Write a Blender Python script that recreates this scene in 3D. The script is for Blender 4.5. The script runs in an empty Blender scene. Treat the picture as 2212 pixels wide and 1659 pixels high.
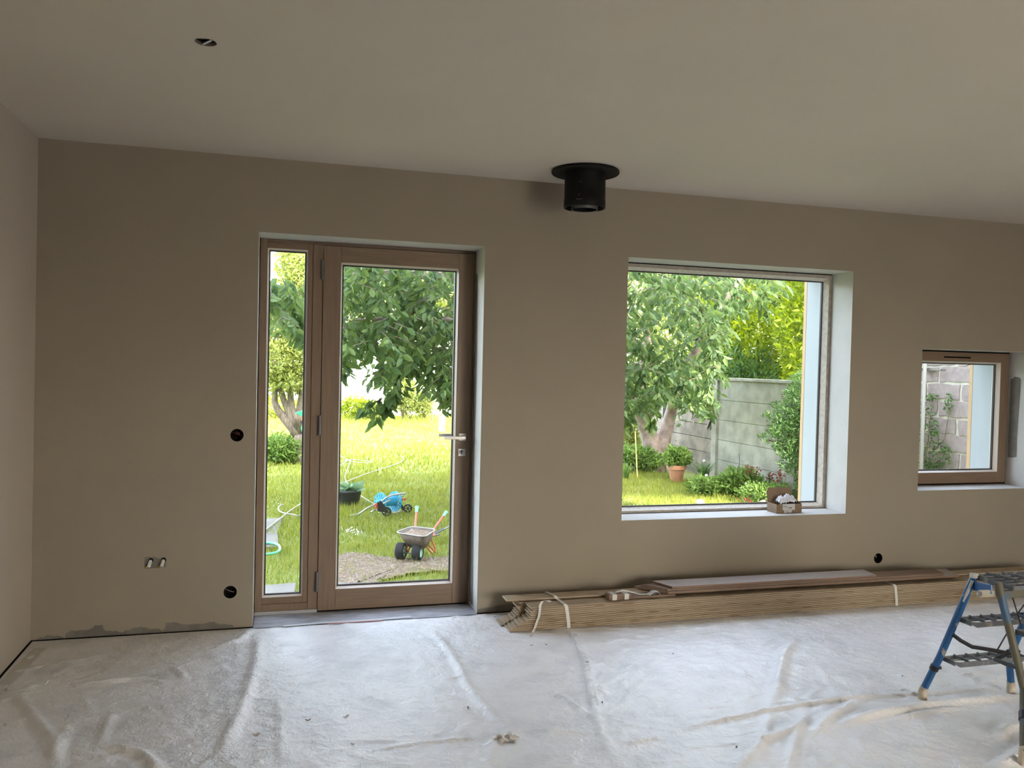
import bpy, bmesh, math, random
import numpy as np
from mathutils import Vector, Matrix
random.seed(7); rng = np.random.default_rng(7)
C = bpy.context.scene.collection
SC = bpy.context.scene

# ---------------------------------------------------------------- camera, sky, sun, exposure
FPX, IW, IH = 1781.3, 2212, 1659
CAM = np.array([1.1847, -4.6687, 1.4666]); YAW, PITCH, ROLL = 0.2777, -0.0232, 0.0237
_f = np.array([math.sin(YAW)*math.cos(PITCH), math.cos(YAW)*math.cos(PITCH), math.sin(PITCH)])
_r = np.cross(_f, [0, 0, 1]); _r /= np.linalg.norm(_r); _u = np.cross(_r, _f)
RT = _r*math.cos(ROLL)+_u*math.sin(ROLL); UP = -_r*math.sin(ROLL)+_u*math.cos(ROLL); FW = _f
cd = bpy.data.cameras.new('camera'); cam = bpy.data.objects.new('camera', cd); C.objects.link(cam)
M = Matrix(((RT[0], UP[0], -FW[0], CAM[0]), (RT[1], UP[1], -FW[1], CAM[1]), (RT[2], UP[2], -FW[2], CAM[2]), (0, 0, 0, 1)))
cam.matrix_world = M
cd.sensor_fit = 'HORIZONTAL'; cd.sensor_width = 36.0; cd.lens = 36.0*FPX/IW; cd.clip_start = 0.05; cd.clip_end = 300
SC.camera = cam
SC.view_settings.view_transform = 'Standard'; SC.view_settings.look = 'None'
SC.view_settings.gamma = 1.0; SC.view_settings.use_curve_mapping = False
SC.view_settings.exposure = 1.9

SUN_EL = math.radians(40); SUN_D = np.array([-.30, .954])        # horizontal travel direction of the light
w = bpy.data.worlds.new('sky'); SC.world = w; w.use_nodes = True
nt = w.node_tree; nt.nodes.clear()
wo = nt.nodes.new('ShaderNodeOutputWorld'); bg = nt.nodes.new('ShaderNodeBackground'); sk = nt.nodes.new('ShaderNodeTexSky')
sk.sky_type = 'NISHITA'; sk.sun_disc = False; sk.sun_elevation = SUN_EL
sk.sun_rotation = math.atan2(-SUN_D[0], -SUN_D[1]); sk.dust_density = 3.0; sk.air_density = 1.0; sk.ozone_density = 1.0
hs = nt.nodes.new('ShaderNodeHueSaturation'); hs.inputs['Saturation'].default_value = 0.55
nt.links.new(sk.outputs[0], hs.inputs['Color']); nt.links.new(hs.outputs[0], bg.inputs[0]); nt.links.new(bg.outputs[0], wo.inputs[0])
bg.inputs[1].default_value = 0.80
sl = bpy.data.lights.new('sun', 'SUN'); so = bpy.data.objects.new('sun', sl); C.objects.link(so)
sl.energy = 6.5; sl.angle = math.radians(0.6); sl.color = (1.0, 0.93, 0.78)
d = Vector((SUN_D[0]*math.cos(SUN_EL), SUN_D[1]*math.cos(SUN_EL), -math.sin(SUN_EL)))
so.rotation_euler = d.to_track_quat('-Z', 'Y').to_euler(); so.location = (6, -12, 12)

# ---------------------------------------------------------------- helpers
G = -0.25                                        # garden ground level
def at(u, v, X=None, Y=None, Z=None):
    dd = FW + RT*(u-IW/2)/FPX - UP*(v-IH/2)/FPX
    if X is not None: t = (X-CAM[0])/dd[0]
    elif Y is not None: t = (Y-CAM[1])/dd[1]
    else: t = (Z-CAM[2])/dd[2]
    return Vector(CAM+t*dd)
def tag(o, label=None, cat=None, group=None, kind=None):
    if label: o['label'] = label
    if cat: o['category'] = cat
    if group: o['group'] = group
    if kind: o['kind'] = kind
    return o
def empty(name, loc=(0, 0, 0), rz=0):
    o = bpy.data.objects.new(name, None); C.objects.link(o); o.location = loc; o.rotation_euler = (0, 0, rz)
    o.empty_display_size = .05
    return o
class MB:
    """collects shapes into one mesh"""
    def __init__(s): s.v = []; s.f = []
    def add(s, vs, fs):
        n = len(s.v); s.v += [tuple(x) for x in vs]; s.f += [tuple(i+n for i in f) for f in fs]; return s
    def box(s, x0, x1, y0, y1, z0, z1, M=None):
        vs = [Vector((x, y, z)) for x in (x0, x1) for y in (y0, y1) for z in (z0, z1)]
        if M is not None: vs = [M @ p for p in vs]
        return s.add(vs, [(0, 1, 3, 2), (4, 6, 7, 5), (0, 4, 5, 1), (2, 3, 7, 6), (0, 2, 6, 4), (1, 5, 7, 3)])
    def bar(s, a, b, wd, h, up=(0, 0, 1)):
        a = Vector(a); b = Vector(b); x = (b-a); L = x.length; x.normalize(); y = Vector(up).cross(x).normalized(); z = x.cross(y)
        m = Matrix(((x.x, y.x, z.x, a.x), (x.y, y.y, z.y, a.y), (x.z, y.z, z.z, a.z), (0, 0, 0, 1)))
        return s.box(0, L, -wd/2, wd/2, -h/2, h/2, m)
    def tube(s, pts, r, n=10, closed=False, caps=True):
        pts = [Vector(p) for p in pts]; rs = r if isinstance(r, (list, tuple)) else [r]*len(pts); N = len(pts)
        base = len(s.v); pu = None
        for i, p in enumerate(pts):
            if closed: t = pts[(i+1) % N]-pts[i-1]
            else: t = pts[min(i+1, N-1)]-pts[max(i-1, 0)]
            if t.length < 1e-9: t = Vector((0, 0, 1))
            t.normalize()
            if pu is None: pu = t.orthogonal().normalized()
            pu = (pu-t*pu.dot(t))
            if pu.length < 1e-6: pu = t.orthogonal()
            pu.normalize(); q = t.cross(pu)
            for k in range(n):
                a = 2*math.pi*k/n; s.v.append(tuple(p+(pu*math.cos(a)+q*math.sin(a))*rs[i]))
        for i in range(N if closed else N-1):
            for k in range(n):
                a = base+i*n+k; b = base+i*n+(k+1) % n; j = ((i+1) % N)
                s.f.append((a, b, base+j*n+(k+1) % n, base+j*n+k))
        if not closed and caps:
            s.f.append(tuple(base+k for k in range(n))[::-1]); s.f.append(tuple(base+(N-1)*n+k for k in range(n)))
        return s
    def lathe(s, prof, c=(0, 0, 0), axis='Z', n=32, M=None):
        base = len(s.v); c = Vector(c)
        for (r, h) in prof:
            for k in range(n):
                a = 2*math.pi*k/n; x, y = r*math.cos(a), r*math.sin(a)
                p = Vector((x, y, h)) if axis == 'Z' else (Vector((x, h, y)) if axis == 'Y' else Vector((h, x, y)))
                if M is not None: p = M @ p
                s.v.append(tuple(p+c))
        for i in range(len(prof)-1):
            for k in range(n):
                s.f.append((base+i*n+k, base+i*n+(k+1) % n, base+(i+1)*n+(k+1) % n, base+(i+1)*n+k))
        return s
    def disc(s, c, r, n=32, axis='Z', M=None, seg=None):
        base = len(s.v); c = Vector(c)
        for k in range(n):
            a = 2*math.pi*k/n; x, y = r*math.cos(a), r*math.sin(a)
            p = Vector((x, y, 0)) if axis == 'Z' else (Vector((x, 0, y)) if axis == 'Y' else Vector((0, x, y)))
            if M is not None: p = M @ p
            s.v.append(tuple(p+c))
        s.f.append(tuple(range(base, base+n))); return s
    def ribbon(s, pts, wdir, wd):
        pts = [Vector(p) for p in pts]; wv = Vector(wdir).normalized()*wd/2; base = len(s.v)
        for p in pts: s.v += [tuple(p-wv), tuple(p+wv)]
        for i in range(len(pts)-1): a = base+2*i; s.f.append((a, a+1, a+3, a+2))
        return s
    def build(s, name, mat, parent=None, smooth=False, bevel=0, solid=0, recalc=True):
        me = bpy.data.meshes.new(name); me.from_pydata(s.v, [], s.f); me.update()
        if recalc:
            bm = bmesh.new(); bm.from_mesh(me); bmesh.ops.recalc_face_normals(bm, faces=bm.faces); bm.to_mesh(me); bm.free()
        o = bpy.data.objects.new(name, me); C.objects.link(o)
        if mat: me.materials.append(mat)
        if smooth:
            me.polygons.foreach_set('use_smooth', [True]*len(me.polygons))
            me.update()
            if smooth == 'auto':
                m = o.modifiers.new('edge', 'EDGE_SPLIT'); m.split_angle = math.radians(40)
        if solid:
            m = o.modifiers.new('solid', 'SOLIDIFY'); m.thickness = solid; m.offset = 0
        if bevel:
            m = o.modifiers.new('bevel', 'BEVEL'); m.width = bevel; m.segments = 2; m.limit_method = 'ANGLE'
        if parent is not None:
            o.parent = parent
        return o
def to_local(mb, root):
    """shift a mesh collected in world space to the root's space"""
    Mi = root_matrix(root).inverted(); mb.v = [tuple(Mi @ Vector(p)) for p in mb.v]; return mb
def root_matrix(root):
    return Matrix.Translation(root.location) @ root.rotation_euler.to_matrix().to_4x4()
def npmesh(name, V, F, mat, parent=None, smooth=False):
    """V (n,3), F (m,k) arrays"""
    me = bpy.data.meshes.new(name); V = np.asarray(V, dtype=np.float32); F = np.asarray(F, dtype=np.int32)
    me.vertices.add(len(V)); me.vertices.foreach_set('co', V.ravel())
    k = F.shape[1]; me.loops.add(F.size); me.loops.foreach_set('vertex_index', F.ravel())
    me.polygons.add(len(F)); me.polygons.foreach_set('loop_start', np.arange(0, F.size, k, dtype=np.int32))
    me.polygons.foreach_set('loop_total', np.full(len(F), k, dtype=np.int32))
    if smooth: me.polygons.foreach_set('use_smooth', np.ones(len(F), dtype=bool))
    me.update(calc_edges=True); me.materials.append(mat)
    o = bpy.data.objects.new(name, me); C.objects.link(o)
    if parent is not None: o.parent = parent
    return o

def mat(name, col, rough=.6, metal=0, noise=None, bump=None, spec=.5, wave=None, transl=None, coat=0, trans=0):
    """noise=(scale, colour2, lo, hi[, stretch]) mixes a second colour; bump=(scale, strength[, stretch])"""
    m = bpy.data.materials.new(name); m.use_nodes = True; nt = m.node_tree; N = nt.nodes; L = nt.links
    p = N['Principled BSDF']; p.inputs['Base Color'].default_value = (*col, 1); p.inputs['Roughness'].default_value = rough
    p.inputs['Metallic'].default_value = metal; p.inputs['Specular IOR Level'].default_value = spec
    if coat: p.inputs['Coat Weight'].default_value = coat
    tc = N.new('ShaderNodeTexCoord')
    def coords(st):
        if st is None: return tc.outputs['Object']
        mp = N.new('ShaderNodeMapping'); mp.inputs['Scale'].default_value = st; L.new(tc.outputs['Object'], mp.inputs[0]); return mp.outputs[0]
    if noise:
        n = N.new('ShaderNodeTexNoise'); n.inputs['Scale'].default_value = noise[0]; n.inputs['Detail'].default_value = 6
        L.new(coords(noise[4] if len(noise) > 4 else None), n.inputs['Vector'])
        r = N.new('ShaderNodeMapRange'); r.inputs[1].default_value = noise[2]; r.inputs[2].default_value = noise[3]
        L.new(n.outputs['Fac'], r.inputs[0])
        mx = N.new('ShaderNodeMix'); mx.data_type = 'RGBA'; mx.inputs[6].default_value = (*col, 1); mx.inputs[7].default_value = (*noise[1], 1)
        L.new(r.outputs[0], mx.inputs[0]); L.new(mx.outputs[2], p.inputs['Base Color'])
    if bump:
        n = N.new('ShaderNodeTexNoise'); n.inputs['Scale'].default_value = bump[0]; n.inputs['Detail'].default_value = 5
        L.new(coords(bump[2] if len(bump) > 2 else None), n.inputs['Vector'])
        b = N.new('ShaderNodeBump'); b.inputs['Strength'].default_value = bump[1]; b.inputs['Distance'].default_value = .01
        L.new(n.outputs['Fac'], b.inputs['Height']); L.new(b.outputs[0], p.inputs['Normal'])
    return m
def leafmat(name, cols, transl=.45, rough=.45):
    m = bpy.data.materials.new(name); m.use_nodes = True; nt = m.node_tree; N = nt.nodes; L = nt.links
    p = N['Principled BSDF']; p.inputs['Roughness'].default_value = rough; p.inputs['Specular IOR Level'].default_value = .3
    g = N.new('ShaderNodeNewGeometry'); cr = N.new('ShaderNodeValToRGB')
    el = cr.color_ramp.elements
    while len(el) < len(cols): el.new(.5)
    for i, c in enumerate(cols): el[i].position = i/(len(cols)-1); el[i].color = (*c, 1)
    L.new(g.outputs['Random Per Island'], cr.inputs[0]); L.new(cr.outputs[0], p.inputs['Base Color'])
    t = N.new('ShaderNodeBsdfTranslucent'); mx = N.new('ShaderNodeMixShader'); mx.inputs[0].default_value = transl
    h = N.new('ShaderNodeHueSaturation'); h.inputs['Hue'].default_value = .485; h.inputs['Saturation'].default_value = 1.1; h.inputs['Value'].default_value = 1.5
    L.new(cr.outputs[0], h.inputs['Color']); L.new(h.outputs[0], t.inputs[0])
    L.new(p.outputs[0], mx.inputs[1]); L.new(t.outputs[0], mx.inputs[2]); L.new(mx.outputs[0], N['Material Output'].inputs[0])
    return m
def glassmat():
    m = bpy.data.materials.new('window_glass'); m.use_nodes = True; nt = m.node_tree; N = nt.nodes; L = nt.links; N.remove(N['Principled BSDF'])
    t = N.new('ShaderNodeBsdfTransparent'); t.inputs[0].default_value = (.93, .95, .94, 1)
    g = N.new('ShaderNodeBsdfGlossy'); g.inputs['Roughness'].default_value = .02
    fr = N.new('ShaderNodeFresnel'); fr.inputs[0].default_value = 1.45
    mx = N.new('ShaderNodeMixShader'); L.new(fr.outputs[0], mx.inputs[0]); L.new(t.outputs[0], mx.inputs[1]); L.new(g.outputs[0], mx.inputs[2])
    # faint dusty smears
    di = N.new('ShaderNodeBsdfDiffuse'); di.inputs[0].default_value = (.8, .8, .8, 1)
    n = N.new('ShaderNodeTexNoise'); n.inputs['Scale'].default_value = 3.5; n.inputs['Detail'].default_value = 4
    r = N.new('ShaderNodeMapRange'); r.inputs[1].default_value = .5; r.inputs[2].default_value = .8; r.inputs[4].default_value = .045
    tc = N.new('ShaderNodeTexCoord'); L.new(tc.outputs['Object'], n.inputs[0]); L.new(n.outputs[0], r.inputs[0])
    m2 = N.new('ShaderNodeMixShader'); L.new(r.outputs[0], m2.inputs[0]); L.new(mx.outputs[0], m2.inputs[1]); L.new(di.outputs[0], m2.inputs[2])
    L.new(m2.outputs[0], N['Material Output'].inputs[0]); return m

# ---------------------------------------------------------------- materials
WALLC = (.335, .286, .216)
M_wall = mat('wall_paint', WALLC, .75, noise=(1.6, (.317, .274, .209), .35, .65), bump=(60, .05), spec=.2)
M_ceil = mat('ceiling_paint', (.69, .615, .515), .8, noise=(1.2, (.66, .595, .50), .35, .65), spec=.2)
M_reveal = mat('reveal_plaster', (.60, .58, .545), .7, noise=(6, (.56, .54, .505), .4, .7), bump=(70, .08), spec=.2)
M_patch = mat('bare_plaster', (.165, .150, .125), .9, noise=(18, (.21, .19, .16), .4, .65))
M_oak = mat('frame_oak', (.225, .150, .092), .5, noise=(9, (.18, .12, .074), .35, .7, (14, 14, .6)), bump=(30, .05, (20, 20, 1)))
M_oakh = mat('rail_oak', (.225, .150, .092), .5, noise=(9, (.18, .12, .074), .35, .7, (.6, 14, 14)), bump=(30, .05, (1, 20, 20)))
M_pale = mat('primed_frame', (.62, .58, .52), .55, noise=(14, (.50, .46, .40), .45, .7, (3, 3, 3)))
M_bead = mat('glazing_bead', (.60, .52, .44), .45)
M_gasket = mat('black_gasket', (.008, .008, .009), .5)
M_glass = glassmat()
M_alu = mat('brushed_aluminium', (.30, .29, .275), .35, metal=.85, bump=(40, .05, (1, 30, 30)))
M_alud = mat('threshold_metal', (.42, .42, .42), .5, metal=.4)
M_steel = mat('steel_dark', (.16, .16, .165), .45, metal=.6)
M_black = mat('black_enamel', (.004, .004, .004), .6, bump=(120, .04), spec=.25)
M_blackin = mat('cavity_dark', (.012, .010, .008), .9, spec=.1)
M_white = mat('white_pvc', (.72, .72, .70), .5)
M_ext = mat('exterior_render', (.62, .60, .56), .9, bump=(80, .2))
M_extpanel = mat('reveal_board_pale_blue', (.345, .365, .365), .55, noise=(4, (.32, .345, .35), .35, .7, (2, 2, .6)))
M_batten = mat('pine_batten', (.50, .33, .17), .6, noise=(8, (.42, .27, .13), .4, .7, (8, 8, .5)))
M_concrete = mat('concrete_slab', (.21, .195, .17), .9, noise=(5, (.16, .15, .13), .35, .7), bump=(60, .3))
M_fence = mat('precast_concrete', (.36, .35, .29), .9, noise=(4.5, (.24, .23, .185), .38, .66), bump=(40, .3))
M_fence2 = mat('weathered_precast', (.30, .255, .20), .9, noise=(5, (.17, .15, .125), .38, .66), bump=(40, .3))
M_block = mat('grey_pink_block', (.34, .28, .27), .95, noise=(14, (.25, .21, .205), .35, .7), bump=(70, .5))
M_mortar = mat('pale_mortar', (.58, .55, .47), .95, noise=(12, (.46, .43, .36), .4, .7), bump=(50, .5))
M_bark = mat('bark_grey', (.24, .19, .15), .9, noise=(12, (.11, .085, .065), .35, .65, (3, 3, .7)), bump=(14, .9, (4, 4, .8)))
M_barkp = mat('cherry_bark', (.40, .31, .27), .9, noise=(9, (.22, .165, .14), .35, .65), bump=(12, .9))
M_soil = mat('soil_gravel', (.155, .10, .065), .95, noise=(26, (.25, .185, .13), .45, .66), bump=(55, .9))
M_cherry = leafmat('cherry_leaf', [(.06, .105, .04), (.09, .15, .05), (.125, .19, .06), (.165, .235, .07)], .34, .55)
M_fruit = leafmat('fruit_leaf', [(.17, .21, .06), (.25, .29, .085), (.31, .36, .11)], .5)
M_hedge = leafmat('hedge_leaf', [(.11, .17, .025), (.19, .26, .03), (.27, .34, .035), (.34, .40, .05)], .5, .35)
M_dark = leafmat('shrub_leaf', [(.05, .11, .035), (.085, .165, .05), (.13, .22, .06)], .3, .4)
M_herb = leafmat('herb_leaf', [(.10, .18, .045), (.15, .24, .06), (.20, .30, .075)], .4)
M_blade = leafmat('grass_blade', [(.13, .165, .025), (.19, .235, .035), (.26, .295, .05), (.36, .33, .11)], .4, .6)
M_redl = leafmat('red_leaf', [(.26, .05, .04), (.34, .08, .06), (.16, .05, .04)], .3)
M_lawn = mat('lawn_ground', (.16, .19, .035), .95, noise=(2.2, (.22, .26, .075), .35, .65), bump=(50, .6))

# ================================================================ THE ROOM
X1, YR, CH, TH = 8.0, -7.6, 2.55, 0.48
DL, DR, DT = 1.078, 2.334, 2.1505
WL, WR, WB, WT = 3.236, 4.856, .525, 2.1415
SL, SR, SB, ST = 5.433, 6.421, .668, 1.645
RD = .21                                          # depth of the inner reveals
OPEN = [(DL, DR, 0, DT), (WL, WR, WB, WT), (SL, SR, SB, ST)]
HOLES = [(.982, 1.053, .034), (.960, .203, .034), (5.129, .213, .034)]
def wall_sheet(mb, x0, x1, z0, z1, opens, holes, P):
    """rectangle with rectangular openings and round holes; P maps (a, b) to a point"""
    xs = sorted({x0, x1, *[o[0] for o in opens], *[o[1] for o in opens], *[h[0]-.05 for h in holes], *[h[0]+.05 for h in holes]})
    zs = sorted({z0, z1, *[o[2] for o in opens], *[o[3] for o in opens], *[h[1]-.05 for h in holes], *[h[1]+.05 for h in holes]})
    for i in range(len(xs)-1):
        for j in range(len(zs)-1):
            a, b, c, d_ = xs[i], xs[i+1], zs[j], zs[j+1]; mx, mz = (a+b)/2, (c+d_)/2
            if any(o[0] < mx < o[1] and o[2] < mz < o[3] for o in opens): continue
            hh = [h for h in holes if abs(mx-h[0]) < .05 and abs(mz-h[1]) < .05]
            if hh: continue
            mb.add([P(a, c), P(b, c), P(b, d_), P(a, d_)], [(0, 1, 2, 3)])
    for (hx, hz, hr) in holes:
        n = 32; vs = []; fs = []
        for k in range(n):
            t = 2*math.pi*k/n; cx, cz = math.cos(t), math.sin(t); s = .05/max(abs(cx), abs(cz))
            vs += [P(hx+hr*cx, hz+hr*cz), P(hx+s*cx, hz+s*cz)]
        for k in range(n): fs.append((2*k, 2*k+1, (2*k+3) % (2*n), (2*k+2) % (2*n)))
        mb.add(vs, fs)
wb = MB(); wall_sheet(wb, 0, X1, 0, CH, OPEN, HOLES, lambda a, b: (a, 0, b))
wall_back = tag(wb.build('wall_back', M_wall, recalc=False), kind='structure')
ex = MB(); XO = [(DL+.03, DR-.0, -.3, DT+.02), (WL+.02, WR-.012, WB-.03, WT+.03), (SL+.02, SR-.075, SB, ST+.02)]
wall_sheet(ex, -.4, X1+.4, -.3, 2.9, XO, [], lambda a, b: (a, TH, b))
outer = ex.build('outer_face', M_ext, wall_back, recalc=False)
rv = MB()
for (a, b, c, d_) in OPEN:
    for (p, q) in (((a, c), (a, d_)), ((a, d_), (b, d_)), ((b, d_), (b, c)), ((b, c), (a, c))):
        if c == 0 and p[1] == 0 and q[1] == 0: continue
        rv.add([(p[0], 0, p[1]), (q[0], 0, q[1]), (q[0], RD+.1, q[1]), (p[0], RD+.1, p[1])], [(0, 1, 2, 3)])
reveals = rv.build('inner_reveal', M_reveal, wall_back)
# exterior reveals: board cladding right/left/top, metal sill
er = MB(); bt = MB()
for k, (a, b, c, d_) in enumerate(XO):
    er.add([(b, RD+.07, c), (b, TH, c), (b, TH, d_), (b, RD+.07, d_)], [(0, 1, 2, 3)])
    er.add([(a, RD+.07, c), (a, TH, c), (a, TH, d_), (a, RD+.07, d_)], [(0, 1, 2, 3)])
    er.add([(a, RD+.07, d_), (a, TH, d_), (b, TH, d_), (b, RD+.07, d_)], [(0, 1, 2, 3)])
    if k: bt.box(b-.002, b+.03, TH-.004, TH+.028, c-.05, d_)
er.build('outer_reveal_board', M_extpanel, wall_back)
bt.build('timber_edge', M_batten, wall_back)
es = MB()
for (a, b, c, d_) in XO[1:]:
    es.add([(a, RD+.06, c+.01), (b, RD+.06, c+.01), (b, TH+.04, c-.03), (a, TH+.04, c-.03)], [(0, 1, 2, 3)])
es.build('outer_sill', M_alud, wall_back)

# a sloped soffit-free simple ceiling with one round cut-out
cm = MB(); SPX, SPY = .93, -1.621
wall_sheet(cm, 0, X1, YR, 0, [], [(SPX, SPY, .036)], lambda a, b: (a, b, CH))
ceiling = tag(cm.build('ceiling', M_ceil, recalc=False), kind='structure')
tag(MB().box(-.3, X1+.3, YR-.3, TH, CH+.12, CH+.3).build('floor_slab_above', M_ext), kind='structure')
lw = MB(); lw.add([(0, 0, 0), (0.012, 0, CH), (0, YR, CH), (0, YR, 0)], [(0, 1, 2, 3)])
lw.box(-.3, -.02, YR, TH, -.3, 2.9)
M_wall_lit = mat('side_wall_lit_paint', (.54, .47, .385), .75, noise=(1.6, (.52, .455, .375), .35, .65), bump=(60, .05), spec=.2)  # wall paint made paler: the light on this wall put into its colour
tag(lw.build('wall_left', M_wall_lit, recalc=False), kind='structure')
# right wall; rear wall with an unseen opening added to fill the room
RO = []
rw = MB(); wall_sheet(rw, YR, 0, 0, CH, RO, [], lambda a, b: (X1, a, b)); tag(rw.build('wall_right', M_wall, recalc=False), kind='structure')
BO = [(4.3, 5.75, .0, 2.2)]
bw = MB(); wall_sheet(bw, 0, X1, 0, CH, BO, [], lambda a, b: (a, YR, b)); tag(bw.build('wall_rear', M_wall, recalc=False), kind='structure')
# unseen roofs added to keep direct sun out of the room
tag(MB().box(-.4, X1+3.2, YR-3.2, YR+.0, 2.62, 2.8).build('rear_sun_blocker', M_ext), kind='structure')
tag(MB().box(X1+.4, X1+2.2, YR, -.3, 2.62, 2.8).build('side_sun_blocker', M_ext), kind='structure')
# unseen house mass above and beside the room, outline shaped to shade the lawn
hb = MB(); prof = [(-7, 2.9), (-7, 9.2), (5.7, 9.2), (7.0, 3.3), (8.4, 2.9)]
hb.add([(x, TH, z) for x, z in prof]+[(x, -8, z) for x, z in prof], [(0, 1, 2, 3, 4), (9, 8, 7, 6, 5), (0, 5, 6, 1), (1, 6, 7, 2), (2, 7, 8, 3), (3, 8, 9, 4), (4, 9, 5, 0)])
hb.box(-7, -.3, -8, TH, -.3, 2.9)
tag(hb.build('shade_storey', M_ext), kind='structure')
M_bounce = mat('bounce_paving', (.42, .40, .37), .9, noise=(3, (.36, .34, .31), .4, .6))
tag(MB().box(-14, X1+14, -30, YR-.3, -.4, -.2).box(X1+.3, X1+14, YR-.3, -.2, -.4, -.2).build('bounce_ground', M_bounce), kind='structure')  # unseen ground added to bounce sunlight up onto the ceiling
tag(MB().box(-.3, X1+.3, YR-.3, TH, -.4, -.006).build('floor', M_concrete), kind='structure')

# plaster patches left unpainted
def blob(mb, pts, y=-.0015, rough=.004, sub=6):
    out = []
    for i in range(len(pts)):
        a = pts[i]; b = pts[(i+1) % len(pts)]
        for k in range(sub):
            t = k/sub; out.append((a[0]+(b[0]-a[0])*t+random.uniform(-rough, rough), y, max(.002, a[1]+(b[1]-a[1])*t+random.uniform(-rough, rough))))
    mb.add(out, [tuple(range(len(out)))])
pm = MB()
blob(pm, [(.03, .003), (.03, .012), (.07, .028), (.125, .026), (.15, .01), (.16, .003)])
blob(pm, [(.16, .003), (.165, .03), (.19, .045), (.27, .045), (.30, .066), (.335, .068), (.34, .04), (.43, .022), (.50, .042), (.58, .03), (.625, .018), (.625, .003)])
blob(pm, [(.62, .003), (.635, .03), (.64, .055), (.70, .055), (.72, .042), (.83, .040), (.88, .048), (.90, .035), (.98, .022), (.98, .003)], rough=.003)
pm.build('bare_plaster_patch', M_patch, wall_back, recalc=False)['label'] = 'grey unpainted plaster along the foot of the wall'
pm = MB(); blob(pm, [(.530, .350), (.532, .408), (.585, .412), (.60, .402), (.63, .405), (.640, .385), (.636, .355), (.60, .352)], rough=.003)
pm.build('bare_plaster_patch', M_patch, wall_back, recalc=False)['label'] = 'small grey patch around two pipe ends'
pm = MB(); blob(pm, [(2.338, .003), (2.338, .030), (2.45, .040), (2.60, .055), (2.63, .003)], rough=.002)
pm.build('bare_plaster_patch', M_patch, wall_back, recalc=False)['label'] = 'grey unpainted strip right of the door'
pm = MB(); pts = [(.205, .30), (.205, .60), (.204, .88), (.185, .885), (.17, .90), (.13, .895), (.115, .88), (.118, .75), (.125, .6), (.13, .45), (.128, .31), (.17, .30)]
pts = [(y, SB+.0+(z-.1)*1.0) for y, z in pts]; pm.add([(SR-.0015, y, z) for y, z in pts], [tuple(range(len(pts)))])
pm.build('bare_plaster_patch', M_patch, wall_back, recalc=False)['label'] = 'grey patch in the reveal of the small window'
pm = MB(); pm.add([(DR-.0015, y, z) for y, z in [(RD, .02), (.10, .02), (.12, .3), (.15, .9), (.14, 1.5), (.17, 2.0), (RD, 2.02)]], [(0, 1, 2, 3, 4, 5, 6)])
pm.build('bare_plaster_patch', M_patch, wall_back, recalc=False)['label'] = 'grey strip in the door reveal'
# dark strips standing in for the gap along the wall feet
tag(MB().box(.0, DL, -.006, .002, .0, .007).box(DR, X1, -.006, .002, 0, .007).build('gap_strip_back', M_blackin), kind='structure')
tag(MB().box(.0, .006, YR, -.002, .0, .006).build('gap_strip_left', M_blackin), kind='structure')

# ---------------------------------------------------------------- electrical boxes, pipes, spot cut-out
def sock(i, label, wires):
    hx, hz, hr = HOLES[i]; r = empty('wall_box_hole', (hx, 0, hz)); tag(r, label, 'socket hole', 'empty electrical boxes in the wall')
    MB().lathe([(hr, 0), (hr*.97, .012), (hr*.93, .055), (.0005, .055)], axis='Y').build('box_liner', M_blackin, r, smooth='auto')
    for pts, m in wires: MB().tube(pts, .0016, 6).build('wire', m, r, smooth=True)
M_red = mat('red_wire', (.22, .02, .02), .5); M_wirew = mat('pale_wire', (.45, .42, .40), .5)
sock(0, 'round black socket hole at handle height, left of the door', [([(-.028, .03, .012), (-.01, .018, .008), (.004, .02, .003), (.026, .035, -.01)], M_red), ([(-.004, .02, .012), (.006, .014, .014), (.012, .03, .004)], M_wirew)])
sock(1, 'round black socket hole low down, left of the door', [([(-.026, .03, .010), (-.01, .016, .006), (.008, .016, -.002), (.022, .03, -.008)], M_wirew)])
sock(2, 'round black socket hole low down, right of the large window', [([(-.014, .02, .018), (-.006, .012, .012), (.0, .02, .0)], M_wirew)])
pe = empty('pipe_stub', (.56, 0, .375)); tag(pe, 'pair of white pipe stubs poking from the grey wall patch', 'pipe stubs')
M_yel = mat('yellow_foam', (.42, .31, .05), .8)
for dx in (0, .062):
    MB().tube([(dx, .02, .016), (dx, -.012, .012), (dx-.006, -.022, -.012)], .0085, 12).build('pipe', M_white, pe, smooth='auto')
    MB().disc((dx+.002, -.0022, .018), .0125, 16, 'Y').build('pipe_opening', M_blackin, pe)
    MB().lathe([(.001, -.006), (.006, -.003), (.007, .002), (.004, .006), (.0005, .007)], (dx-.020, -.006, -.018), n=10).build('foam_residue', M_yel, pe, smooth=True)
sp = empty('ceiling_spot_cutout', (SPX, SPY, CH)); tag(sp, 'round cut-out in the ceiling for a recessed spotlight', 'ceiling hole')
MB().lathe([(.036, 0), (.036, .013)]).build('board_edge', M_patch, sp, smooth=True)
MB().disc((0, 0, .05), .07).build('cavity', M_blackin, sp)
MB().box(-.0345, .0345, -.03, .005, .012, .014).build('inner_panel', mat('grey_board', (.20, .18, .15), .9), sp)
MB().bar((-.012, .034, .004), (.018, -.016, .003), .008, .003).build('spring_clip', M_white, sp)

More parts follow.
